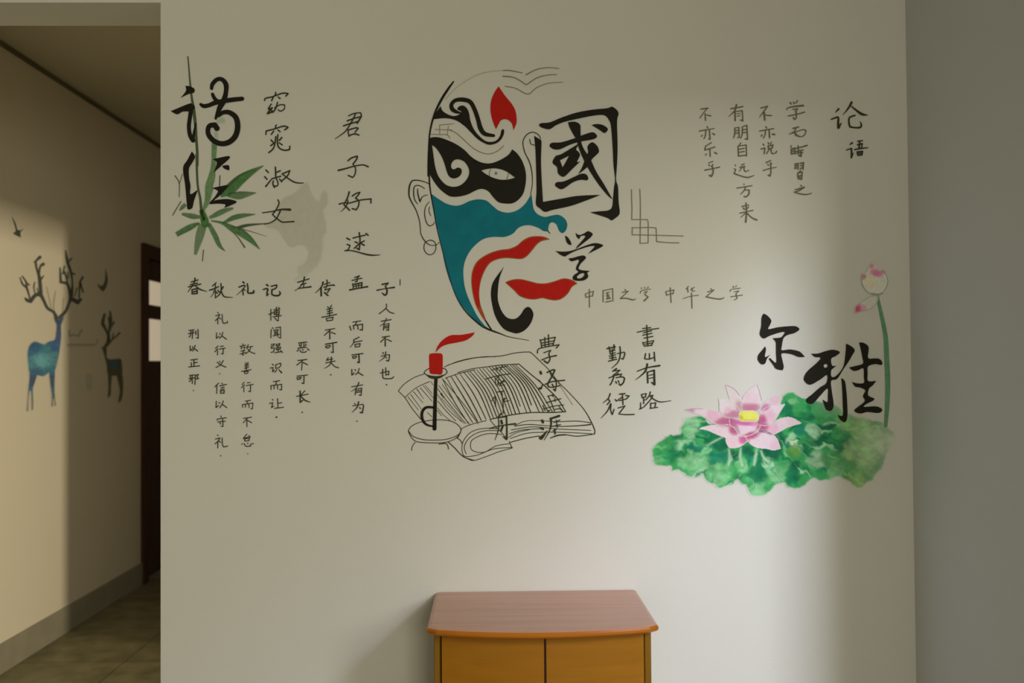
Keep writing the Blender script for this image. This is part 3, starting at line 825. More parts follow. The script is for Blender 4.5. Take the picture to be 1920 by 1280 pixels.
col('small ink column reading 敦善行而不怠, third from the left', SG, [
    ('L3', '1005 125 1012 152;960 167 1052 145;982 180 982 212;985 185 1042 175 1030 206;975 247 1042 225 1010 260;1010 260 1016 312 998 300;960 292 1057 265;1100 140 1065 192;1080 182 1172 165;1140 180 1110 240 1053 287;w14,16 1080 200 1130 255 1207 286'),
    ('L3', '1050 430 1062 452;1095 425 1075 456;1035 472 1102 455;1040 497 1102 480;1065 460 1065 547;1035 527 1102 510;985 577 1142 545;1030 580 1040 611;1030 581 1097 570 1085 606;1040 613 1086 606'),
    ('L3', '1030 750 995 792;1035 790 985 842;1025 825 1025 912;1080 762 1127 755;1060 807 1182 785;w16 1135 795 1130 906 1103 900'),
    ('L3', '1045 1062 1137 1045;1090 1055 1075 1096;1000 1117 1006 1162;1000 1117 1172 1090 1165 1187 1138 1180;1055 1110 1050 1162;1105 1105 1110 1166'),
    ('L5', '1015 472 1152 450;1085 465 1015 542;1075 495 1075 607;1090 505 1152 541'),
    ('L5', '1075 725 1015 797 1122 770;1105 750 1132 777;1035 800 1040 842;1035 806 1117 790 1105 836;1040 842 1106 830;990 897 1002 880;w16 1030 880 1060 925 1135 920 1137 893;1085 870 1091 886;1150 880 1182 886'), ('L5', '.w18 1085 1046')], w=13)
col('small ink column reading 博闻强识而让, fourth, under the title 礼记', SG, [
    ('L1', '1465 605 1465 787;1430 692 1502 660;1510 617 1612 600;1555 570 1557 712;1520 640 1520 692;1520 642 1602 625 1600 692;1520 667 1600 655;1518 692 1600 688;1500 732 1637 710;w16 1590 700 1586 797 1553 780;1530 750 1546 767;1590 575 1607 592'),
    ('L1', '1490 905 1502 922;1470 935 1465 1072;w14,16 1540 912 1622 895 1626 1077 1593 1066;1510 952 1592 940;1530 950 1530 1032;1572 945 1576 1052;1530 982 1572 975;1530 1007 1572 1000;1505 1042 1602 1015'),
    ('L3', '1470 137 1522 125 1510 160;1475 162 1512 160;1475 162 1470 197 1522 190 1510 255 1468 266;1555 137 1612 120 1605 152;1552 130 1556 162;1556 162 1612 150;1550 192 1552 222;1550 192 1627 180 1612 216;1552 222 1612 212;1582 165 1586 262;1530 272 1642 250;1625 235 1657 267'),
    ('L3', 'w18 1490 455 1506 472;1455 522 1502 510 1492 582 1522 555;1545 467 1622 440 1632 460 1602 510 1545 527;1545 467 1546 527;1560 550 1528 592;w14,24 1595 545 1642 596'),
    ('L3', '1505 742 1612 725;1565 735 1545 782;1465 807 1470 872;1465 807 1642 785 1640 877 1608 870;1520 800 1515 862;1575 795 1576 862'),
    ('L3', 'w16 1490 1030 1502 1046;1440 1097 1497 1085 1475 1167 1512 1140;w16 1575 1020 1582 1167;1580 1097 1642 1085;w16 1525 1177 1672 1160'), ('L5', '.w24 1550 452 1562 448')], w=14)
col('small ink column reading 恶不可长, fifth, under the character 左', SG, [
    ('L4', '175 112 312 95;220 110 215 186;265 105 260 182;185 135 196 162;300 130 285 157;165 197 306 180;w16 150 247 182 215;200 230 220 260 290 260 302 245;240 215 251 230;w18 320 205 347 226'),
    ('L4', '165 397 312 380;245 395 148 472;w16 235 425 225 552;250 430 322 466'),
    ('L4', '150 652 322 633;150 680 156 706;150 681 217 670 200 702 158 706;w18 265 645 262 772 228 765'),
    ('L4', 'w16 280 890 205 967;w22 200 895 202 1080 242 1048;w16 140 982 332 945;w18,22,12 210 975 280 1045 367 1077'), ('L4', '.w22 235 1242')], w=15)
col('small ink column reading 善不可失, sixth, under the character 传', SG, [
    ('L2', '650 565 662 582;715 540 690 582;635 612 727 590;645 647 727 625;680 590 680 722;640 682 732 660;w18 555 737 680 715 797 688;w16 625 755 640 797;w16 630 757 742 735 725 787;640 797 727 785'),
    ('L2', 'w16 610 947 767 920;700 935 598 1032;w20 685 970 685 1092;w16 710 980 777 1011'),
    ('L4', 'w20 615 132 802 100;615 165 626 192;615 166 692 150 675 187 626 190;w18 735 115 742 267 708 260'),
    ('L4', '660 350 630 397;640 392 732 370;w16 620 437 772 405;w18,18,8 710 340 705 430 660 490 593 527;w14,18 705 430 760 490 827 516'), ('L4', '.w18 695 634 706 627')], w=15)
col('small ink column reading 而后可以有为, seventh, under the character 孟', SG, [
    ('L2', 'w16 1060 817 1192 795;1125 810 1100 862;w18 1010 882 1032 947;w18 1065 872 1222 850 1215 947 1178 940;1075 870 1076 932;1140 865 1146 932'),
    ('L2', 'w18 1165 1060 1075 1107;w18,16,8 1080 1100 1070 1160 1012 1232;1075 1147 1212 1120;w16 1095 1180 1102 1222;1095 1182 1182 1165 1170 1216;1102 1222 1171 1216'),
    ('L4', 'w18 1045 307 1227 283;1055 335 1066 362;1055 336 1122 325 1105 357 1066 362;w22 1160 300 1166 432 1138 425'),
    ('L4', 'w18 1045 540 1045 637 1082 600;1095 545 1106 562;w16 1165 525 1145 590 1103 627;w18 1145 590 1227 641'),
    ('L4', 'w16 1040 827 1222 795;w20,16,8 1160 755 1120 840 1028 907;1110 860 1100 957;w14,16,18 1110 866 1207 845 1196 967 1168 960;1110 892 1192 880;1110 917 1192 908'),
    ('L4', 'w16 1090 1095 1102 1112;w14,16,22,22 1060 1137 1222 1110 1237 1130 1215 1252 1182 1242;w22,20,8 1155 1070 1130 1160 1043 1247;w20 1170 1165 1187 1182'), ('L6', '.w22 1125 516')], w=15)
col('small ink column reading 人有不为也, the rightmost, under the character 子', SG, [
    ('L2', 'w16 1610 520 1600 590 1488 682;w16 1600 590 1660 650 1732 676'),
    ('L2', '1525 802 1687 775;w16,14,8 1610 755 1575 830 1503 882;1570 850 1560 947;w14,16,20 1570 857 1652 840 1642 952 1612 940;1570 887 1642 876;1570 912 1642 905'),
    ('L2', '1540 1062 1662 1045;1605 1055 1513 1142;w20 1590 1090 1590 1207;w16 1615 1095 1692 1131'),
    ('L4', '1550 265 1562 287;w14,16,20 1520 327 1652 300 1662 315 1646 407 1608 395;w18,16,8 1600 255 1580 340 1493 412;1600 340 1612 357'),
    ('L4', 'w16 1510 602 1652 570 1646 632 1622 625;w18 1550 540 1550 660 1570 690 1690 691 1727 663;1597 515 1602 642'), ('L4', '.w24 1610 791')], w=15)

RG = 'pencilled quotation at upper right'
col('faint column reading 学而时习之, the tall one nearest the title 论语', RG, [
    ('M1', 'w20 1530 100 1546 122;w18 1580 95 1592 117;1640 70 1618 107;w14,18,28 1480 212 1490 182 1600 158 1727 145;w18 1570 202 1642 195 1610 237;w18,18,22 1620 240 1622 330 1595 352 1578 328;w18 1500 302 1620 278 1747 243'),
    ('M1', 'w20 1570 487 1658 465;1622 475 1590 542;w16 1520 572 1600 545 1720 507 1768 520 1750 580 1700 612 1655 602;w22 1605 550 1618 590 1652 600;w16 1560 545 1620 575 1660 612'),
    ('M1', 'w16 1540 772 1545 745;w22 1550 795 1550 870;w18 1550 795 1602 780 1597 862;w18 1550 832 1597 827;w22 1550 870 1602 862;w14,20,24 1560 802 1680 772 1782 743;1650 748 1655 850;w20 1615 835 1722 812;1620 862 1720 850;w22 1690 822 1696 907 1658 888'),
    ('M1', 'w18 1600 1022 1652 1010 1646 1102;w18 1605 1052 1642 1042;w18 1600 1092 1642 1072;w18 1612 1025 1605 1090;w20 1680 1012 1732 1000 1722 1102;w18 1685 1047 1717 1037;w20 1680 1092 1717 1072;1690 1120 1662 1142;w18 1640 1160 1652 1242;w18 1640 1160 1712 1140 1702 1242;w26 1652 1205 1702 1195;w30 1655 1232 1702 1245'),
    ('M2', 'w18 1690 460 1702 472;w16,28,12 1605 527 1742 488 1660 540 1590 562;w16,20,14 1590 562 1690 590 1780 597 1852 580')], 'pencil', 16)
col('faint column reading 不亦说乎, second from the title 论语', RG, [
    ('M1', 'w18 1090 182 1192 155;w20,18,10 1185 160 1130 240 1068 322;w26 1140 250 1150 362;w16 1165 290 1252 296'),
    ('M1', 'w18 1165 460 1177 482;w18 1070 527 1282 490;1160 520 1155 580 1128 632;w20 1215 510 1222 627;1110 580 1098 607;w24 1265 572 1297 580'),
    ('M1', '1125 720 1137 742;w18 1090 797 1152 780 1142 867;1200 700 1212 722;1250 695 1235 722;w18 1200 752 1206 792;w20 1200 752 1272 735 1262 780;1205 792 1262 780;1215 800 1178 867;w16,18 1245 790 1245 840 1270 865 1320 852 1327 828'),
    ('M1', 'w18 1240 967 1168 1002;1195 1025 1205 1042;1252 1010 1235 1042;w18,14 1130 1117 1220 1090 1322 1070;w16,18,18 1238 1000 1242 1140 1228 1202 1203 1185')], 'pencil', 15)
col('faint column reading 有朋自远方来, longest, third from the title 论语', RG, [
    ('M1', 'w18 640 192 822 160;w22,26,16,8 725 130 700 220 605 315;w22 702 230 706 372;w14,16,20 706 237 812 220 822 377 788 360;w12 730 270 782 263;w12 730 305 782 298'),
    ('M1', '700 482 700 570 683 627;w14,18 700 482 762 470 766 622 743 625;704 522 758 514;704 562 758 554;815 462 810 580 788 632;w14,18,20 815 462 882 440 892 652 858 645;815 512 876 500;815 552 876 545'),
    ('M1', '790 705 765 747;750 752 756 902;w16 750 752 872 735 876 902;760 802 842 785;760 847 842 833;w18 760 902 872 888'),
    ('M1', 'w12 705 1030 716 1052;w14 690 1092 716 1105 690 1162;w22,16,22,14 690 1162 780 1195 890 1222 987 1193;w18 800 1037 842 1020;w16 775 1072 852 1055;w16,10 815 1065 768 1132;w16 845 1060 840 1110 865 1137 912 1115'),
    ('M2', 'w12 835 435 841 452;w16 730 502 957 465;w18,12 860 490 840 540 788 592;w14,20,20 850 532 917 530 912 590 872 632 843 625'),
    ('M2', 'w18 810 777 907 755;w16,24,16,24 867 720 876 870 865 1012;830 800 846 822;905 785 890 807;775 877 972 835;w16,10 868 872 788 942;w14,22 882 872 950 940 1032 980')], 'pencil', 15)
col('faint column reading 不亦乐乎, leftmost of the quotation at upper right', RG, [
    ('M1', '190 197 302 185;w16,14,14 290 187 240 245 178 332;w18 255 265 262 367;w16 280 287 342 300'),
    ('M1', 'w16 285 460 297 482;w18,14 170 527 392 488;265 522 260 590 238 642;w18 320 512 330 652 308 645;215 590 198 607;w18 370 562 397 582'),
    ('M1', '350 700 265 752;w18 265 752 250 812 330 790 402 765;w18 327 792 331 907;275 870 263 887;w20 400 847 432 867'),
    ('M1', 'w16 370 982 308 1007;312 1032 322 1047;375 1027 350 1057;w22,16,20 255 1112 360 1092 472 1068;w18,20,24,18 362 1050 377 1140 350 1207 318 1187')], 'pencil', 15)
inscription('title_characters', 'title of two dark characters 论语 above the lotus bud, beside the faint quotation', 'calligraphy', None, [
    ('N', 'w36,12 292 225 238 282;w24,30,32,38,46,20 165 402 275 362 290 380 285 460 290 545 335 470;w42,30,10 515 112 460 210 368 322;w20,32,42,12 515 182 600 250 690 312 792 330;w28,28,28,30,28,32,28,10 572 335 480 372 468 450 488 530 580 545 662 540 682 500 660 440'),
    ('N', 'w34,14 525 805 483 837;w18,28,30,18 425 927 512 900 515 960 510 1062 542 980;w22 620 777 702 765;w26 652 780 642 900;w26 615 838 697 820;w22 695 825 685 895;w22,24,14 565 922 680 900 797 888;w26 610 962 622 1017;w26 612 962 702 950 690 1015;w26 622 1017 692 1010;w20 640 985 690 980')], 'pen', 30)
PG = 'pencilled line beside the lips'
col('faint pencil line reading 中国之学, nearer the red lips', PG, [
    ('O', '105 187 116 227;110 182 197 155 185 212;116 222 186 207;w10 150 135 152 336'),
    ('O', '305 145 305 277;305 150 412 125 416 267;w12 335 277 397 265;w10 335 177 377 165;w10 340 207 377 195;w12 355 170 356 242;w11 340 242 387 235;w10 368 212 378 228'),
    ('O', '550 135 560 147;w11 520 167 587 155 500 237;w14,12,14,8 500 237 570 235 640 252 672 240'),
    ('O', 'w8 735 115 741 127;w8 770 110 776 122;w8 815 105 800 122;w9 725 177 735 150 837 130;w9 765 167 802 158 770 192;w9,12,18 775 192 812 220 768 262')], 'pencil', 9, 'pencil_inscription')
col('faint pencil line reading 中华之学, farther from the lips', PG, [
    ('O', '1010 160 1020 202;1015 157 1102 140 1090 187;1020 197 1091 180;w10 1060 115 1070 282'),
    ('O', 'w10 1265 100 1240 132;1255 125 1261 167;w9 1330 110 1290 142;w9 1300 120 1311 155 1336 150;w9 1205 237 1290 212 1377 200;w10 1300 172 1305 347'),
    ('O', 'w9 1515 125 1526 137;w11 1480 162 1552 140 1463 217;w14,12,14,8 1463 217 1560 237 1630 242 1667 225'),
    ('O', 'w9 1765 100 1776 112;w8 1807 90 1795 107;w9 1735 157 1746 135 1847 120;w9 1780 162 1832 150 1800 182;w10 1740 217 1872 198;w10 1800 187 1812 235 1783 252')], 'pencil', 9, 'pencil_inscription')
BG = 'couplet around the open book'
col('upright ink column reading 學海無涯 over the right side of the book', BG, [
    ('P', '75 155 85 190 92 242;80 160 130 150 240 128;w12 240 130 215 212;125 130 130 226;165 100 170 220;90 192 220 168;95 218 212 196;w13,12,14 45 300 60 255 170 228 282 210 250 245;w12 115 297 190 270 168 312;w13,15,16 170 312 182 370 155 412 118 385;w12,16 90 377 170 345 252 328'),
    ('P', 'w26 78 505 85 525;w12 55 592 75 610;w26,12 68 685 82 690 105 640;w16 150 512 215 482 235 488 200 560 158 638 170 668;w12 182 505 202 550 242 592 252 640 240 712;w16 240 712 222 695;w14 130 642 205 612 342 597;w13 160 662 205 674 292 655;w14 205 640 224 668'),
    ('P', 'w11 155 772 222 752;w12 205 760 222 775;w12 140 842 220 820 300 798;w10 108 912 220 880 330 865;w10 165 772 200 850 232 935;w9 235 790 240 830;w10 105 870 130 930;w8 280 880 320 930;w14 168 926 178 930;w10 235 915 290 908 325 938'),
    ('P', 'w28 95 1035 106 1055;w22 82 1115 108 1130;w44,30,8 82 1225 110 1200 152 1145;w26,20 282 985 185 1017;w24,20,14,6 190 1012 195 1060 180 1140 118 1250;w11 225 1057 292 1030;w11 252 1030 262 1112;w12 212 1100 296 1080;w16 235 1130 238 1182;w12 215 1148 252 1130;w10,15,14 188 1227 262 1198 352 1190')], 'pen', 11)
col('upright ink column reading 苦作舟 across the ruled page of the book', BG, [
    ('R', 'w12 165 177 250 150 377 125;w12 230 130 242 182;w12 325 105 280 192;w13 85 302 250 258 432 228;w10 215 300 226 392;w10 212 310 275 258;w12 240 390 345 320 270 402;w11 270 280 250 380;w11 290 395 352 385;w12 330 322 345 345'),
    ('R', 'w12 215 540 168 612;w14 215 550 220 690;w14 245 487 342 473;w13 310 490 326 640 330 790;w12 330 592 365 578;w12 340 622 412 610;w14 350 570 340 622'),
    ('R', 'w22 300 790 258 842;w14,16,8 260 842 265 1000 213 1162;w12 270 852 382 835;w22,24,32,8 375 835 380 1060 375 1150 318 1110;w20,16,26 140 1000 300 960 502 935;w32 300 890 312 930;w28 325 960 298 1032')], 'pen', 12)
col('dark ink column reading 書山有路 right of the book, the outer one', BG, [
    ('Q', '592 60 606 312;w13 478 145 600 118 737 98;545 100 640 90;555 150 650 128;545 180 655 158;560 215 667 195;w12 545 265 560 302;w12 545 272 677 245 650 307;565 312 652 300;575 288 650 275'),
    ('Q', 'w14 580 400 568 462 620 467 687 445;625 400 626 465;w16 682 385 690 490'),
    ('Q', 'w13,16,22 480 612 600 570 747 545;w22,20,6 600 525 570 620 458 717;w18 600 620 606 752;w14,20,26,12 608 622 682 600 686 772 648 745;w12 620 662 672 650;w12 620 697 672 688'),
    ('Q', 'w14 530 890 541 932;w13 530 890 587 880 575 922;540 927 582 920;w13 557 925 557 1002;w12 557 962 592 950;w13 520 990 518 1062;w14 508 1067 545 1048;w14 637 860 620 910 593 942;w13 625 907 667 900 640 950 558 1042;w13,15,8 625 900 680 950 760 980 882 965;640 992 641 1052;640 1000 702 990 690 1042;632 1057 722 1045')], 'pen', 12)
col('dark ink column reading 勤為徑 right of the book, the inner one', BG, [
    ('Q', 'w16 115 342 217 320;w16 140 320 152 367;w16 200 295 202 347;w13 150 377 212 360;w13 150 372 156 407;w13 156 407 216 390;w16 180 350 182 480;145 432 217 415;150 457 222 445;w15 135 492 232 468;w13,15 240 402 322 383 332 400 310 467 288 460;w14,16,8 270 318 276 400 250 500 172 577'),
    ('Q', 'w18 230 580 188 612;w14 215 607 272 600 190 662;w14 140 692 200 668 252 640;w14,16 205 657 180 730 153 777;w14,18 225 690 302 680 327 700 312 750 280 782 262 765;w13 222 662 292 645 270 682;w14 220 735 231 757;w14 250 725 261 747'),
    ('Q', 'w16,14,8 155 880 130 940 68 992;w14 135 950 152 972 118 1012;w16,14,6 162 1000 120 1090 43 1177;w14 165 1010 160 1080 180 1132 202 1068;w16 265 887 332 880;w14 215 950 230 970 300 922;w14 340 902 382 908 345 947;w14 302 890 308 1012;w14 265 965 345 945;w14 250 1052 332 1028 262 1118;w10,14,14 258 1125 340 1132 442 1130')], 'pen', 13)

# ------------------------------------------------------------------ candle and open book
t = mural_thing('painted_book', 'ink drawing of an open book with a ruled page and curled leaves', 'mural painting', 970, 862)
Ink(layer=2).add('w7 80 630 130 570 220 510 320 475;w7 490 415 600 370 720 340 850 325 945 325;w7 80 630 140 690 200 780 280 880', 'S')\
    .add('w8,8,9,9,9,8,8,9,12,12 0 245 150 200 290 170 420 160 560 150 700 120 820 110 870 120 970 215 1050 292 1150 420 1250 520 1370 650 1440 740 1500 850 1532 930 1525 965', 'T').build('cover_outline', 'pen', t)
Ink(layer=2).add('w6 140 685 240 600 360 545;w7 500 515 600 480 760 440', 'S').add('w8,9,10 100 325 250 285 400 265 560 245 740 235;w10,11,12,10 740 235 850 330 960 420 1080 530 1160 620 1228 732;w11 1228 732 1100 740 1000 740 850 742 650 768 440 812;w8 400 825 300 848 200 880 140 912', 'T').build('page_border', 'pen', t)
rule = Ink(layer=2)
KL = [[(-60, 385), (70, 640), (212, 855)], [(165, 320), (320, 525), (442, 800)], [(400, 272), (560, 480), (670, 762)], [(590, 248), (775, 440), (905, 738)], [(736, 243), (945, 462), (1140, 733)]]
NR = [5, 7, 6, 5]
for a, b_, kn in zip(KL[:-1], KL[1:], NR):
    for i in range(kn):
        u = i / kn
        P = [np.array(((p[0] * (1 - u) + q[0] * u + random.uniform(-3.5, 3.5)), p[1] * (1 - u) + q[1] * u + random.uniform(-3, 3))) for p, q in zip(a, b_)]
        wv = random.uniform(8, 11)
        if random.random() < 0.2:
            P[2] = P[1] + (P[2] - P[1]) * 0.75
        ox, oy, sc = CT['T']
        rule.stroke([np.array((ox + p[0] / sc, oy + p[1] / sc, w_ / sc)) for p, w_ in zip(P, (wv * 0.7, wv * 1.15, wv))])
rule.add('w6,4 165 680 260 800;w6,4 190 660 285 790;w6,4 215 635 300 735;w7,4 245 610 305 700;w6,4 275 600 380 720;w4 300 580 390 690;w5 340 820 380 860;w5 440 580 600 790 720 930;w6 480 530 640 720 790 920;w18,6 462 655 485 690;w5 425 800 465 850;w4 320 580 380 650;w4 370 545 390 575;w6 430 610 530 740 680 920;w5 428 660 520 790 640 900;w6 432 720 500 800 590 895;w5 430 780 480 840 540 890;w5 470 570 560 700;w4 460 690 560 800 660 915', 'S')
rule.build('ruled_lines', 'pen', t)
Ink(layer=2).add('w10 655 1050 800 1012 950 985;w10 1070 1005 1200 972 1350 987 1530 965;w7 690 882 800 832 950 825 1150 837;w9 1150 837 1350 830 1500 850;w9,8,14 700 882 850 865 1050 880 1200 885 1380 877 1490 865;w8 660 922 760 905 900 890 1150 912 1490 927;w8 640 962 750 927 900 912 1000 910;w8 650 1012 800 962 950 947 1200 947 1500 962;w7 630 1000 720 950 850 920', 'T').build('page_edges', 'pen', t)
Ink(layer=2).add('w10 138 910 130 950 100 1005;w11 0 1045 70 1110 160 1200 272 1240;w8 510 910 400 905 300 920 220 960 160 1040 145 1120 160 1190 210 1200 320 1180 480 1120 662 1105;w8 560 970 440 960 340 980 250 1030 235 1090 250 1130 310 1155 392 1150 500 1090 642 1065;w8 530 930 400 930 290 960 210 1020 170 1100 190 1172;w8 160 1200 210 1225 272 1240 400 1200 530 1150 672 1110;w9 640 1040 655 1080 672 1110;w9 90 1005 130 1030 146 1062;w8 440 820 500 890 560 950 612 1017', 'T').build('curled_leaf', 'pen', t)
Ink(layer=2).add('w6 1150 430 1240 570 1302 662', 'T').build('guide_line', 'brown_line', t)

t = mural_thing('painted_candlestick', 'short red candle with a blown flame on a black candlestick and saucer', 'mural painting', 815, 845)
Ink(layer=4).add('p 410 290! 425 240 460 190 510 150 560 132 640 130 760 108! 740 140 680 180 600 200 520 215 460 240', 'S').build('flame', 'red', t)
Ink(layer=4).add('p 355 310 375 296 440 294 472 308 475 400 468 478 415 480 362 470 355 390', 'S').build('candle', 'red', t)
Ink(layer=4).add('w8 357 428 320 450 310 468 340 490 420 500 490 488 515 460 500 435 474 428;p 310 472! 360 490 430 497 492 482 465 508 420 522 362 515', 'S').build('drip_dish', 'pen', t)
Ink(layer=4).add('w30,32,32,36 415 515 408 700 402 965', 'S').build('pole', 'ink', t)
Ink(layer=4).add('w22,24,26,26,22,18,14 392 775 330 775 295 810 290 860 310 910 350 935 400 944', 'S').build('handle', 'ink', t)
Ink(layer=4).add('w7 170 980 200 940 280 905 420 885 540 895 610 930 637 975 610 1020 520 1055 420 1065 300 1060 210 1030 170 980;w7 170 990 200 1045 250 1080 380 1090 500 1085 590 1050 632 1000;w7 230 1085 205 1120 200 1157;w8 440 1102 500 1095 520 1115 526 1145', 'S').build('saucer', 'pen', t)

# ------------------------------------------------------------------ lotus
LW = (188, 186, 178)
def lo(r, g, b):
    return obs(r, g, b, LW)
PALE, MAG, MID = lo(206, 180, 184), lo(160, 30, 98), lo(202, 154, 170)
t = mural_thing('painted_lotus_leaf', 'broad green watercolour lotus leaf spreading under the pink flower', 'mural painting', 1440, 925)
LIGHT, MIDG, DARK, VDARK, PALEG, OLIVE, TEAL = lo(112, 172, 118), lo(52, 142, 78), lo(14, 104, 66), lo(8, 82, 56), lo(142, 185, 145), lo(138, 180, 122), lo(20, 112, 84)
OUT = '25 810 60 720 150 630 250 605 300 605 310 560 340 470 420 425 490 430 560 470 620 500 900 470 1230 450 1300 290 1310 230 1390 205 1420 207 1500 240 1590 270 1700 280 1820 310 1960 400 2100 430 2250 470 2370 530 2430 630 2400 720 2350 830 2300 960 2200 1060 2150 1110 2050 1125 1950 1080 1880 1030 1780 1050 1700 1065 1620 1030 1570 1060 1550 1110 1450 1145 1370 1120 1330 1090 1250 1110 1190 1170 1100 1210 1000 1200 950 1130 870 1080 780 1110 680 1130 580 1085 510 1020 400 1020 330 990 280 965 220 970 190 920 60 920'
BL = [(90, 800, 90, MIDG), (60, 850, 50, LIGHT), (230, 800, 75, DARK), (150, 720, 60, MIDG), (250, 640, 40, DARK), (400, 500, 80, PALEG), (360, 570, 60, LIGHT), (560, 495, 45, DARK), (440, 750, 60, TEAL), (590, 640, (95, 45, 0.35), DARK), (300, 700, 45, PALEG), (410, 620, 50, PALEG), (700, 700, 70, VDARK), (640, 840, 55, TEAL), (560, 760, 40, LIGHT), (720, 840, 50, TEAL),
      (830, 800, 45, VDARK), (890, 820, 22, LIGHT), (980, 780, 55, VDARK), (1045, 810, 20, PALEG), (1100, 870, 45, DARK), (1200, 790, 75, VDARK), (1170, 870, 22, LIGHT), (1290, 650, 70, VDARK), (480, 900, 90, LIGHT), (330, 900, 60, LIGHT), (250, 880, 40, MIDG), (400, 830, 40, LIGHT), (680, 1000, 100, LIGHT), (620, 960, 40, MIDG), (900, 930, 60, LIGHT), (780, 940, 60, MIDG), (1080, 1010, 80, DARK), (1060, 1140, 80, LIGHT), (1250, 1010, 80, LIGHT), (1180, 940, 40, PALEG),
      (1350, 370, 60, DARK), (1370, 240, 45, MIDG), (1430, 290, 40, LIGHT), (1500, 370, 70, MIDG), (1450, 440, (80, 40, 0.2), DARK), (1570, 400, 50, DARK), (1620, 310, 60, MIDG), (1740, 530, (95, 45, -0.25), VDARK), (1620, 590, 55, PALEG), (1500, 590, 50, TEAL), (1680, 650, (110, 45, 0.05), VDARK), (1880, 690, (90, 60, 0.5), DARK), (1720, 720, (120, 18, 0.15), PALEG), (1400, 640, 40, PALEG), (1460, 720, (75, 25, 0.9), lo(170, 195, 150)), (1440, 790, 45, lo(85, 135, 60)), (1560, 740, 40, DARK), (1660, 860, 75, lo(130, 165, 128)), (1430, 1000, 75, DARK), (1450, 920, (70, 25, -0.3), VDARK), (1520, 1060, 50, MIDG), (1650, 1000, (70, 50, 0), MIDG), (1700, 960, 40, TEAL), (1800, 880, 80, lo(70, 130, 80)), (1850, 990, 80, LIGHT),
      (2000, 780, 80, OLIVE), (2060, 1060, 70, lo(118, 165, 90)), (1990, 900, (90, 20, 0.7), lo(80, 130, 75)), (2150, 850, 90, lo(142, 182, 128)), (2200, 650, 110, lo(146, 184, 134)), (2100, 520, 90, OLIVE), (1950, 480, 70, lo(122, 172, 108)), (2330, 700, 90, lo(160, 186, 150))]
rv = random.Random(11)
for i in range(110):
    x, y = rv.uniform(80, 2250), rv.uniform(450, 1150)
    ang = math.atan2((y - 560) * 1.3, x - 1150) + rv.uniform(-0.35, 0.35)
    if x > 1950:
        c = rv.choice((OLIVE, lo(104, 158, 92), lo(150, 186, 134)))
    else:
        c = rv.choice((LIGHT, PALEG, MIDG, DARK, VDARK, TEAL) if math.hypot(x - 1100, (y - 700) * 1.3) < 620 else (LIGHT, PALEG, MIDG, MIDG, DARK))
    BL.append((x, y, (rv.uniform(45, 110), rv.uniform(8, 17), ang), c))
ox, oy, sc = CT['X']
def px_blobs(bl):
    return [(ox + x / sc, oy + y / sc, (r / sc if not isinstance(r, tuple) else (r[0] / sc, r[1] / sc, r[2])), c) for x, y, r, c in bl]
def leaf_alpha(x, y):
    a = np.interp((x - ox) * sc, [1800, 2050, 2250, 2450], [1.0, 0.9, 0.75, 0.4])
    up = np.clip(((y - oy) * sc - 250) / 220, 0.25, 1)
    k = np.clip(((x - ox) * sc - 1600) / 350, 0, 1)
    return a * (1 - 0.75 * (1 - up) * k)
wash('leaf', t, loop_of(OUT, 'X'), px_blobs(BL), MIDG, cell=1.4, feather=5.0, alpha=leaf_alpha, grain=0.3, gscale=0.075, streak=(0.8, 1.15), ragged=4.5, layer=2, weight=12.0, warp=11.0)
veins = []
for s, wv in (('780 750 790 850 770 930', [16, 30, 20]), ('900 740 895 850 920 930', [16, 30, 30]), ('1060 750 1045 850 1030 920', [16, 30, 24]), ('1100 770 1130 840 1190 890', [16, 26, 40]), ('560 720 650 670 730 630', [10, 18, 8])):
    P = pts(s, 'X')
    Q = catmull([np.array((x, y, w_ / sc)) for (x, y), w_ in zip(P, wv)], step=3)
    A, B = [], []
    for i, q in enumerate(Q):
        d = (Q[min(i + 1, len(Q) - 1)] - Q[max(i - 1, 0)])[:2]
        d = d / (np.hypot(*d) + 1e-9)
        A.append((q[0] - d[1] * q[2] / 2, q[1] + d[0] * q[2] / 2))
        B.append((q[0] + d[1] * q[2] / 2, q[1] - d[0] * q[2] / 2))
    wash('vein', t, A + B[::-1], [], lo(160, 200, 160), cell=1.0, feather=5.0, alpha=lambda x, y: 0.75, layer=3, glaze=True)

t = mural_thing('painted_lotus_flower', 'open pink lotus flower with a yellow centre above the green leaf', 'mural painting', 1400, 843)
PET = [('750 115! 830 150 890 220 910 280 905 375 860 345 800 275', 0.55), ('1055 110! 1080 180 1105 270 1080 365 1040 385 960 385 920 372 915 280 950 200', 0.8), ('1290 215! 1290 300 1220 325 1130 355 1085 395 1110 330 1160 270 1230 235', 0.8),
       ('680 255! 780 265 840 310 890 380 892 445 820 442 740 432 690 370 690 300', 0.75), ('345 362! 460 350 580 360 700 390 800 430 880 462 800 520 720 522 620 490 540 430 430 390', 0.92), ('490 550! 600 520 720 515 800 520 850 570 885 612 820 632 740 634 650 600 570 565', 0.97),
       ('1335 310! 1290 380 1240 460 1180 512 1100 512 1072 460 1100 390 1160 340 1240 315', 0.95), ('1085 520 1200 510 1280 460 1390 440 1500 495! 1380 530 1300 570 1220 607 1150 592 1078 572', 0.97),
       ('750 640! 830 628 900 622 950 638 972 662 900 722 840 740 790 737 758 690', 0.97), ('950 635! 1040 598 1120 568 1200 600 1262 660 1292 747! 1230 762 1150 747 1060 737 990 692', 0.97), ('785 435! 850 462 930 480 1060 478 1090 510 1072 562 1000 612 930 622 880 612 855 540 800 520', 0.97)]
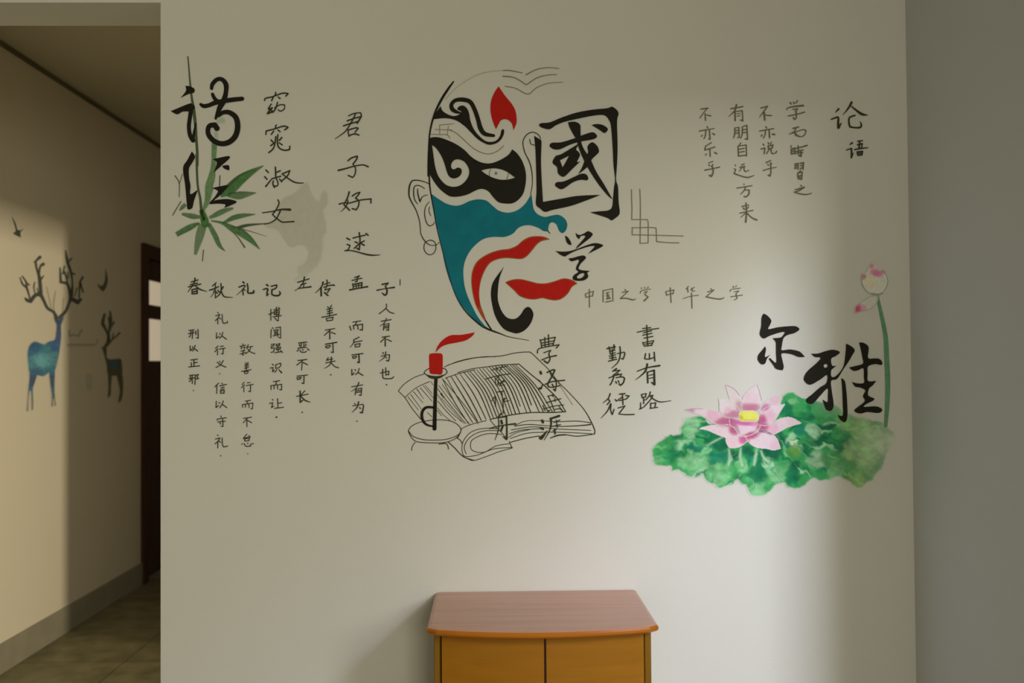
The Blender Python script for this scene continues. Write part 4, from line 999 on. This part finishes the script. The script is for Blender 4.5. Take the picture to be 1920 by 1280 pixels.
GM = [(880, 320, (27, 67, -0.4), MAG), (840, 260, 35, PALE), (990, 340, (92, 37, 0), MAG), (1000, 250, 55, lo(206, 172, 182)), (1060, 160, 40, lo(205, 185, 190)), (830, 410, (85, 37, -0.1), MAG), (770, 370, 35, MID), (720, 300, 50, lo(208, 190, 194)), (750, 485, (110, 43, 0), MAG), (620, 420, 60, MID), (500, 380, 70, PALE), (400, 360, 40, lo(180, 110, 150)),
      (830, 560, (55, 43, 0.6), MAG), (700, 570, 60, PALE), (580, 545, 60, lo(207, 184, 188)), (930, 665, (45, 35, 0.4), lo(185, 65, 130)), (820, 690, 55, lo(206, 172, 180)), (1010, 618, (92, 30, -0.3), MAG), (1130, 690, 90, lo(207, 182, 187)), (1240, 720, 50, lo(203, 165, 178)), (1120, 540, (61, 39, -0.2), MAG), (1220, 545, 50, MID), (1360, 490, 80, PALE), (1110, 460, (43, 49, 0.3), MAG), (1190, 420, 50, lo(202, 158, 174)), (1270, 350, 50, lo(208, 186, 188)), (1140, 335, (45, 25, -0.7), lo(170, 65, 125)), (1240, 270, 45, lo(202, 158, 174)), (930, 495, (130, 22, 0.02), lo(178, 70, 135)), (960, 555, (80, 30, 0), lo(205, 178, 190)), (1020, 500, 25, lo(195, 120, 160))]
for i, (s, dens) in enumerate(PET):
    wash('petal', t, loop_of(s, 'X'), px_blobs(GM), PALE, cell=1.0, feather=1.5, alpha=lambda x, y: dens, grain=0.06, weight=8.0, warp=2.0, layer=4 + (1 if i in (3, 6, 10) else 0) + (0.5 if i % 2 else 0))
wash('seed_head', t, loop_of('890 395 930 376 1000 373 1060 390 1075 430 1060 468 980 474 910 472 885 440', 'X'), px_blobs([(900, 440, 20, lo(178, 158, 50)), (1000, 415, 60, lo(222, 205, 98)), (990, 465, (60, 10, 0), lo(180, 165, 55))]), lo(212, 192, 70), cell=1.0, feather=1.6, grain=0.05, layer=6)
M['mauve'] = paint('mauve_outline', lo(165, 135, 150))
for s in ('w5 1060 110 1085 180 1108 270', 'w5 750 115 830 150 890 220', 'w6 790 432 850 462 880 468', 'w5 345 360 440 350 520 352'):
    Ink(layer=6).add(s, 'X').build('petal_outline', 'mauve', t)

BW = (140, 138, 120)
t = mural_thing('painted_lotus_bud', 'pale pink tipped lotus bud on a long green stem', 'mural painting', 1664, 802)
Ink(layer=3).add('w20,24,28,34,34,34,30,24 190 255 220 380 250 540 258 700 264 850 260 1000 250 1130', 'V').build('stem', paint('green_stem_paint', obs(66, 98, 66, BW), 0.8, 0.35, 40), t)
ox, oy, sc = CT['V']
wash('bud', t, loop_of('92 120 92 180 120 230 170 257 225 250 257 200 262 150 237 95 205 100 190 75 155 45 140 75 125 110', 'V'), px_blobs([(155, 65, 16, obs(148, 85, 100, BW)), (102, 138, 16, obs(140, 65, 90, BW)), (190, 112, (36, 22, 0.2), obs(150, 62, 98, BW)), (232, 100, 14, obs(130, 90, 105, BW)), (150, 175, 40, obs(152, 146, 112, BW))]), obs(150, 148, 128, BW), cell=0.9, feather=2.5, alpha=lambda x, y: 0.9, grain=0.12, gscale=0.3, layer=4)
Ink(layer=5).add('w5 92 120 92 180 120 230 170 257;w5 225 250 257 200 262 150 237 95;w14 160 252 200 256 225 248', 'V').build('bud_outline', paint('olive_outline', obs(104, 112, 82, BW)), t)
Ink(layer=5).add('w5 45 380 95 366 150 350 188 310 190 266;w4 60 325 95 306 140 275 188 264', 'V').build('petal_outline', paint('pale_olive_outline', obs(118, 122, 96, BW)), t)
wash('fallen_petal', t, loop_of('45 382! 50 340 90 308 140 275 190 264 190 310 150 350 100 365', 'V'), px_blobs([(65, 350, 26, obs(142, 32, 72, BW)), (100, 345, 20, obs(150, 95, 115, BW)), (150, 300, 40, obs(145, 144, 122, BW))]), obs(146, 143, 122, BW), cell=0.9, feather=2.2, alpha=lambda x, y: np.clip(1.15 - ((x - ox) * sc - 45) / 150, 0.35, 1), grain=0.1, layer=4)

# ------------------------------------------------------------------ decals on the corridor wall
def corridor_thing(name, label, cat, px, py, group=None):
    return thing(name, label, cat, on_corridor(px, py, 0.002), group)
CW = (145, 130, 102)
def co(r, g, b):
    return tuple(v * k for v, k in zip(obs(r, g, b, CW), (0.98, 0.90, 0.82)))
M['antler'] = paint('dark_grey_antler_print', co(50, 50, 38), 0.7, 0.3, 30)
M['dim'] = paint('dull_print', obs(88, 80, 54, (118, 106, 80)), 0.8, 0.2)
ox, oy, sc = CT['W']
t = corridor_thing('deer_decal', 'large blue watercolour deer with branching antlers on the corridor wall', 'wall decal', 85, 770)
wash('body', t, [loop_of(q, 'W') for q in (
    '388 128! 430 155 502 130! 480 190 468 230 470 330 460 430 440 560 415 660 390 712 340 717 290 750 240 747 215 737 140 712 125 620 118 510 140 430 190 390 240 402 290 417 340 390 400 370 415 300 420 220 400 172',
    '145 680 222 700 200 800 175 880 178 1000 175 1105 160 1105 155 930 142 905 130 1000 125 1117 110 1117 120 980 128 860 138 780', '345 680 400 660 400 860 405 980 416 1057 402 1060 394 990 385 990 383 1067 368 1067 370 960 355 830')],
     px_blobs([(440, 200, 70, co(46, 56, 62)), (440, 330, 60, co(50, 60, 72)), (200, 450, 80, co(40, 66, 80)), (400, 430, 50, co(46, 66, 86)), (300, 470, 60, co(50, 88, 84)), (260, 590, 90, co(76, 116, 106)), (380, 570, 60, co(64, 96, 90)), (230, 690, 50, co(48, 66, 78)), (160, 620, 50, co(54, 90, 84)), (310, 700, 50, co(46, 80, 76)), (140, 500, 40, co(46, 76, 80)),
               (165, 800, 55, co(48, 58, 62)), (380, 800, 60, co(48, 58, 62)), (150, 1020, 70, co(84, 80, 64)), (395, 1010, 60, co(74, 72, 60))]), co(50, 76, 80), plane=on_corridor, cell=0.9, feather=1.8, grain=0.25, gscale=0.25, layer=3)
Ink(on_corridor, 4).add('w40,28,28,30,36,36,40,34,12 510 1100 480 1040 420 1000 380 920 350 870 300 870 250 930 215 920 193 898;w36,36,30,20,20,32 355 880 345 760 335 680 305 580 305 530 345 490;w24,12 345 720 380 678;w18,20,34 335 690 345 590 378 560;w18,14 310 565 288 535;w14,22,18,12 242 900 212 800 170 760 145 695;w22,14 210 790 205 740 168 682;w14 205 742 238 770;w12 302 870 282 795 292 742;w10 330 860 315 800', 'Z')\
    .build('antler', 'antler', t)
Ink(on_corridor, 4).add('w36,30,26,40,18,22,30,12 545 1090 600 1030 635 950 655 880 668 760 655 650 620 540 600 425;w18,14 622 545 662 500;w30,26,28,14 650 890 620 765 552 740 545 598;w16,22 620 765 608 690 588 640;w14 570 660 590 580;w12 625 700 625 640;w36,46,22 650 900 720 940 757 910;w14,18,32,20,22 735 900 738 800 750 770 745 740 772 690;w16 760 790 775 840;w12 690 880 712 800;w20,16 655 650 692 660', 'Z').build('antler', 'antler', t)
for s in ('w12,8 460 1030 440 920 412 785', 'w14,12,10 490 1050 480 960 500 830', 'w8 570 1050 580 900'):
    Ink(on_corridor, 3).add(s, 'Z').build('antler_twig', 'dim', t)
solo(Ink(on_corridor, 3).add('p 60 75! 100 150 125 220 190 205! 150 240 155 295! 110 275 75 250 100 235 95 190', 'Z'), 'bird_decal', 'antler', 'small dark swallow with spread wings above the large deer', 'wall decal', on_corridor(35, 446, 0.002))
t = corridor_thing('small_deer_decal', 'small dark deer between the large blue deer and the corridor door', 'wall decal', 205, 752)
M['darkdeer'] = paint('dark_olive_print', obs(48, 44, 24, (118, 106, 80)), 0.75, 0.25, 30)
SW = (118, 106, 80)
wash('body', t, [loop_of(q, 'W') for q in (
    '888 448! 912 445 947 433! 945 490 960 570 1085 570 1102 620 1107 722 1085 742 1020 747 958 737 945 640 925 560 905 490',
    '958 720 996 725 990 860 986 945 955 972 962 860', '1050 720 1102 715 1117 850 1102 990 1065 1022 1080 900 1060 800')],
     px_blobs([(1015, 630, 40, obs(38, 50, 50, SW))]), obs(50, 45, 25, SW), plane=on_corridor, cell=0.9, feather=1.8, grain=0.2, layer=3)
Ink(on_corridor, 4).add('w30,36,30,26,36,26 922 447 955 400 962 330 930 260 902 200 922 105;w22,16 938 270 905 180', 'W').build('antler', 'darkdeer', t)
Ink(on_corridor, 4).add('w24,22,36,18 962 380 970 260 985 180 980 75;w18 970 270 1022 185;w26,20,18,22 950 430 1000 370 1050 330 1078 300;w14 1000 370 1012 305;w14 985 270 960 140', 'W').build('antler', 'darkdeer', t)
solo(Ink(on_corridor, 3).add('p 394 1005! 403 1040 400 1070 386 1092 368 1075 364 1062! 380 1072 392 1052', 'CR'), 'crescent_decal', 'darkdeer', 'small dark crescent shape between the two deer antlers', 'wall decal', on_corridor(194, 546, 0.002))
t = corridor_thing('script_decal', 'faint lettering of a swash and a tiny line beside the large deer', 'wall decal', 155, 650)
Ink(on_corridor, 3).add('w16,20 553 275 556 332;w18 556 332 600 322 655 335;w20 655 325 668 290 685 268', 'W').build('swash', 'dim', t)
ink = Ink(on_corridor, 3)
for i in range(13):
    x = 535 + i * 23
    ink.add('w10 %d 415 %d 438;w8 %d 426 %d 424' % (x, x + random.randint(-4, 6), x, x + 18), 'W')
ink.add('w12 835 420 850 370', 'W').build('small_letters', 'dim', t)
solo(Ink(on_corridor, 3).add('p 730 742 788 740 792 880 735 885;', 'W'), 'small_mark_decal', paint('faint_green_print', obs(100, 92, 66, (112, 102, 78))), 'faint small upright mark under the script between the deer', 'wall decal', on_corridor(167, 729, 0.002))
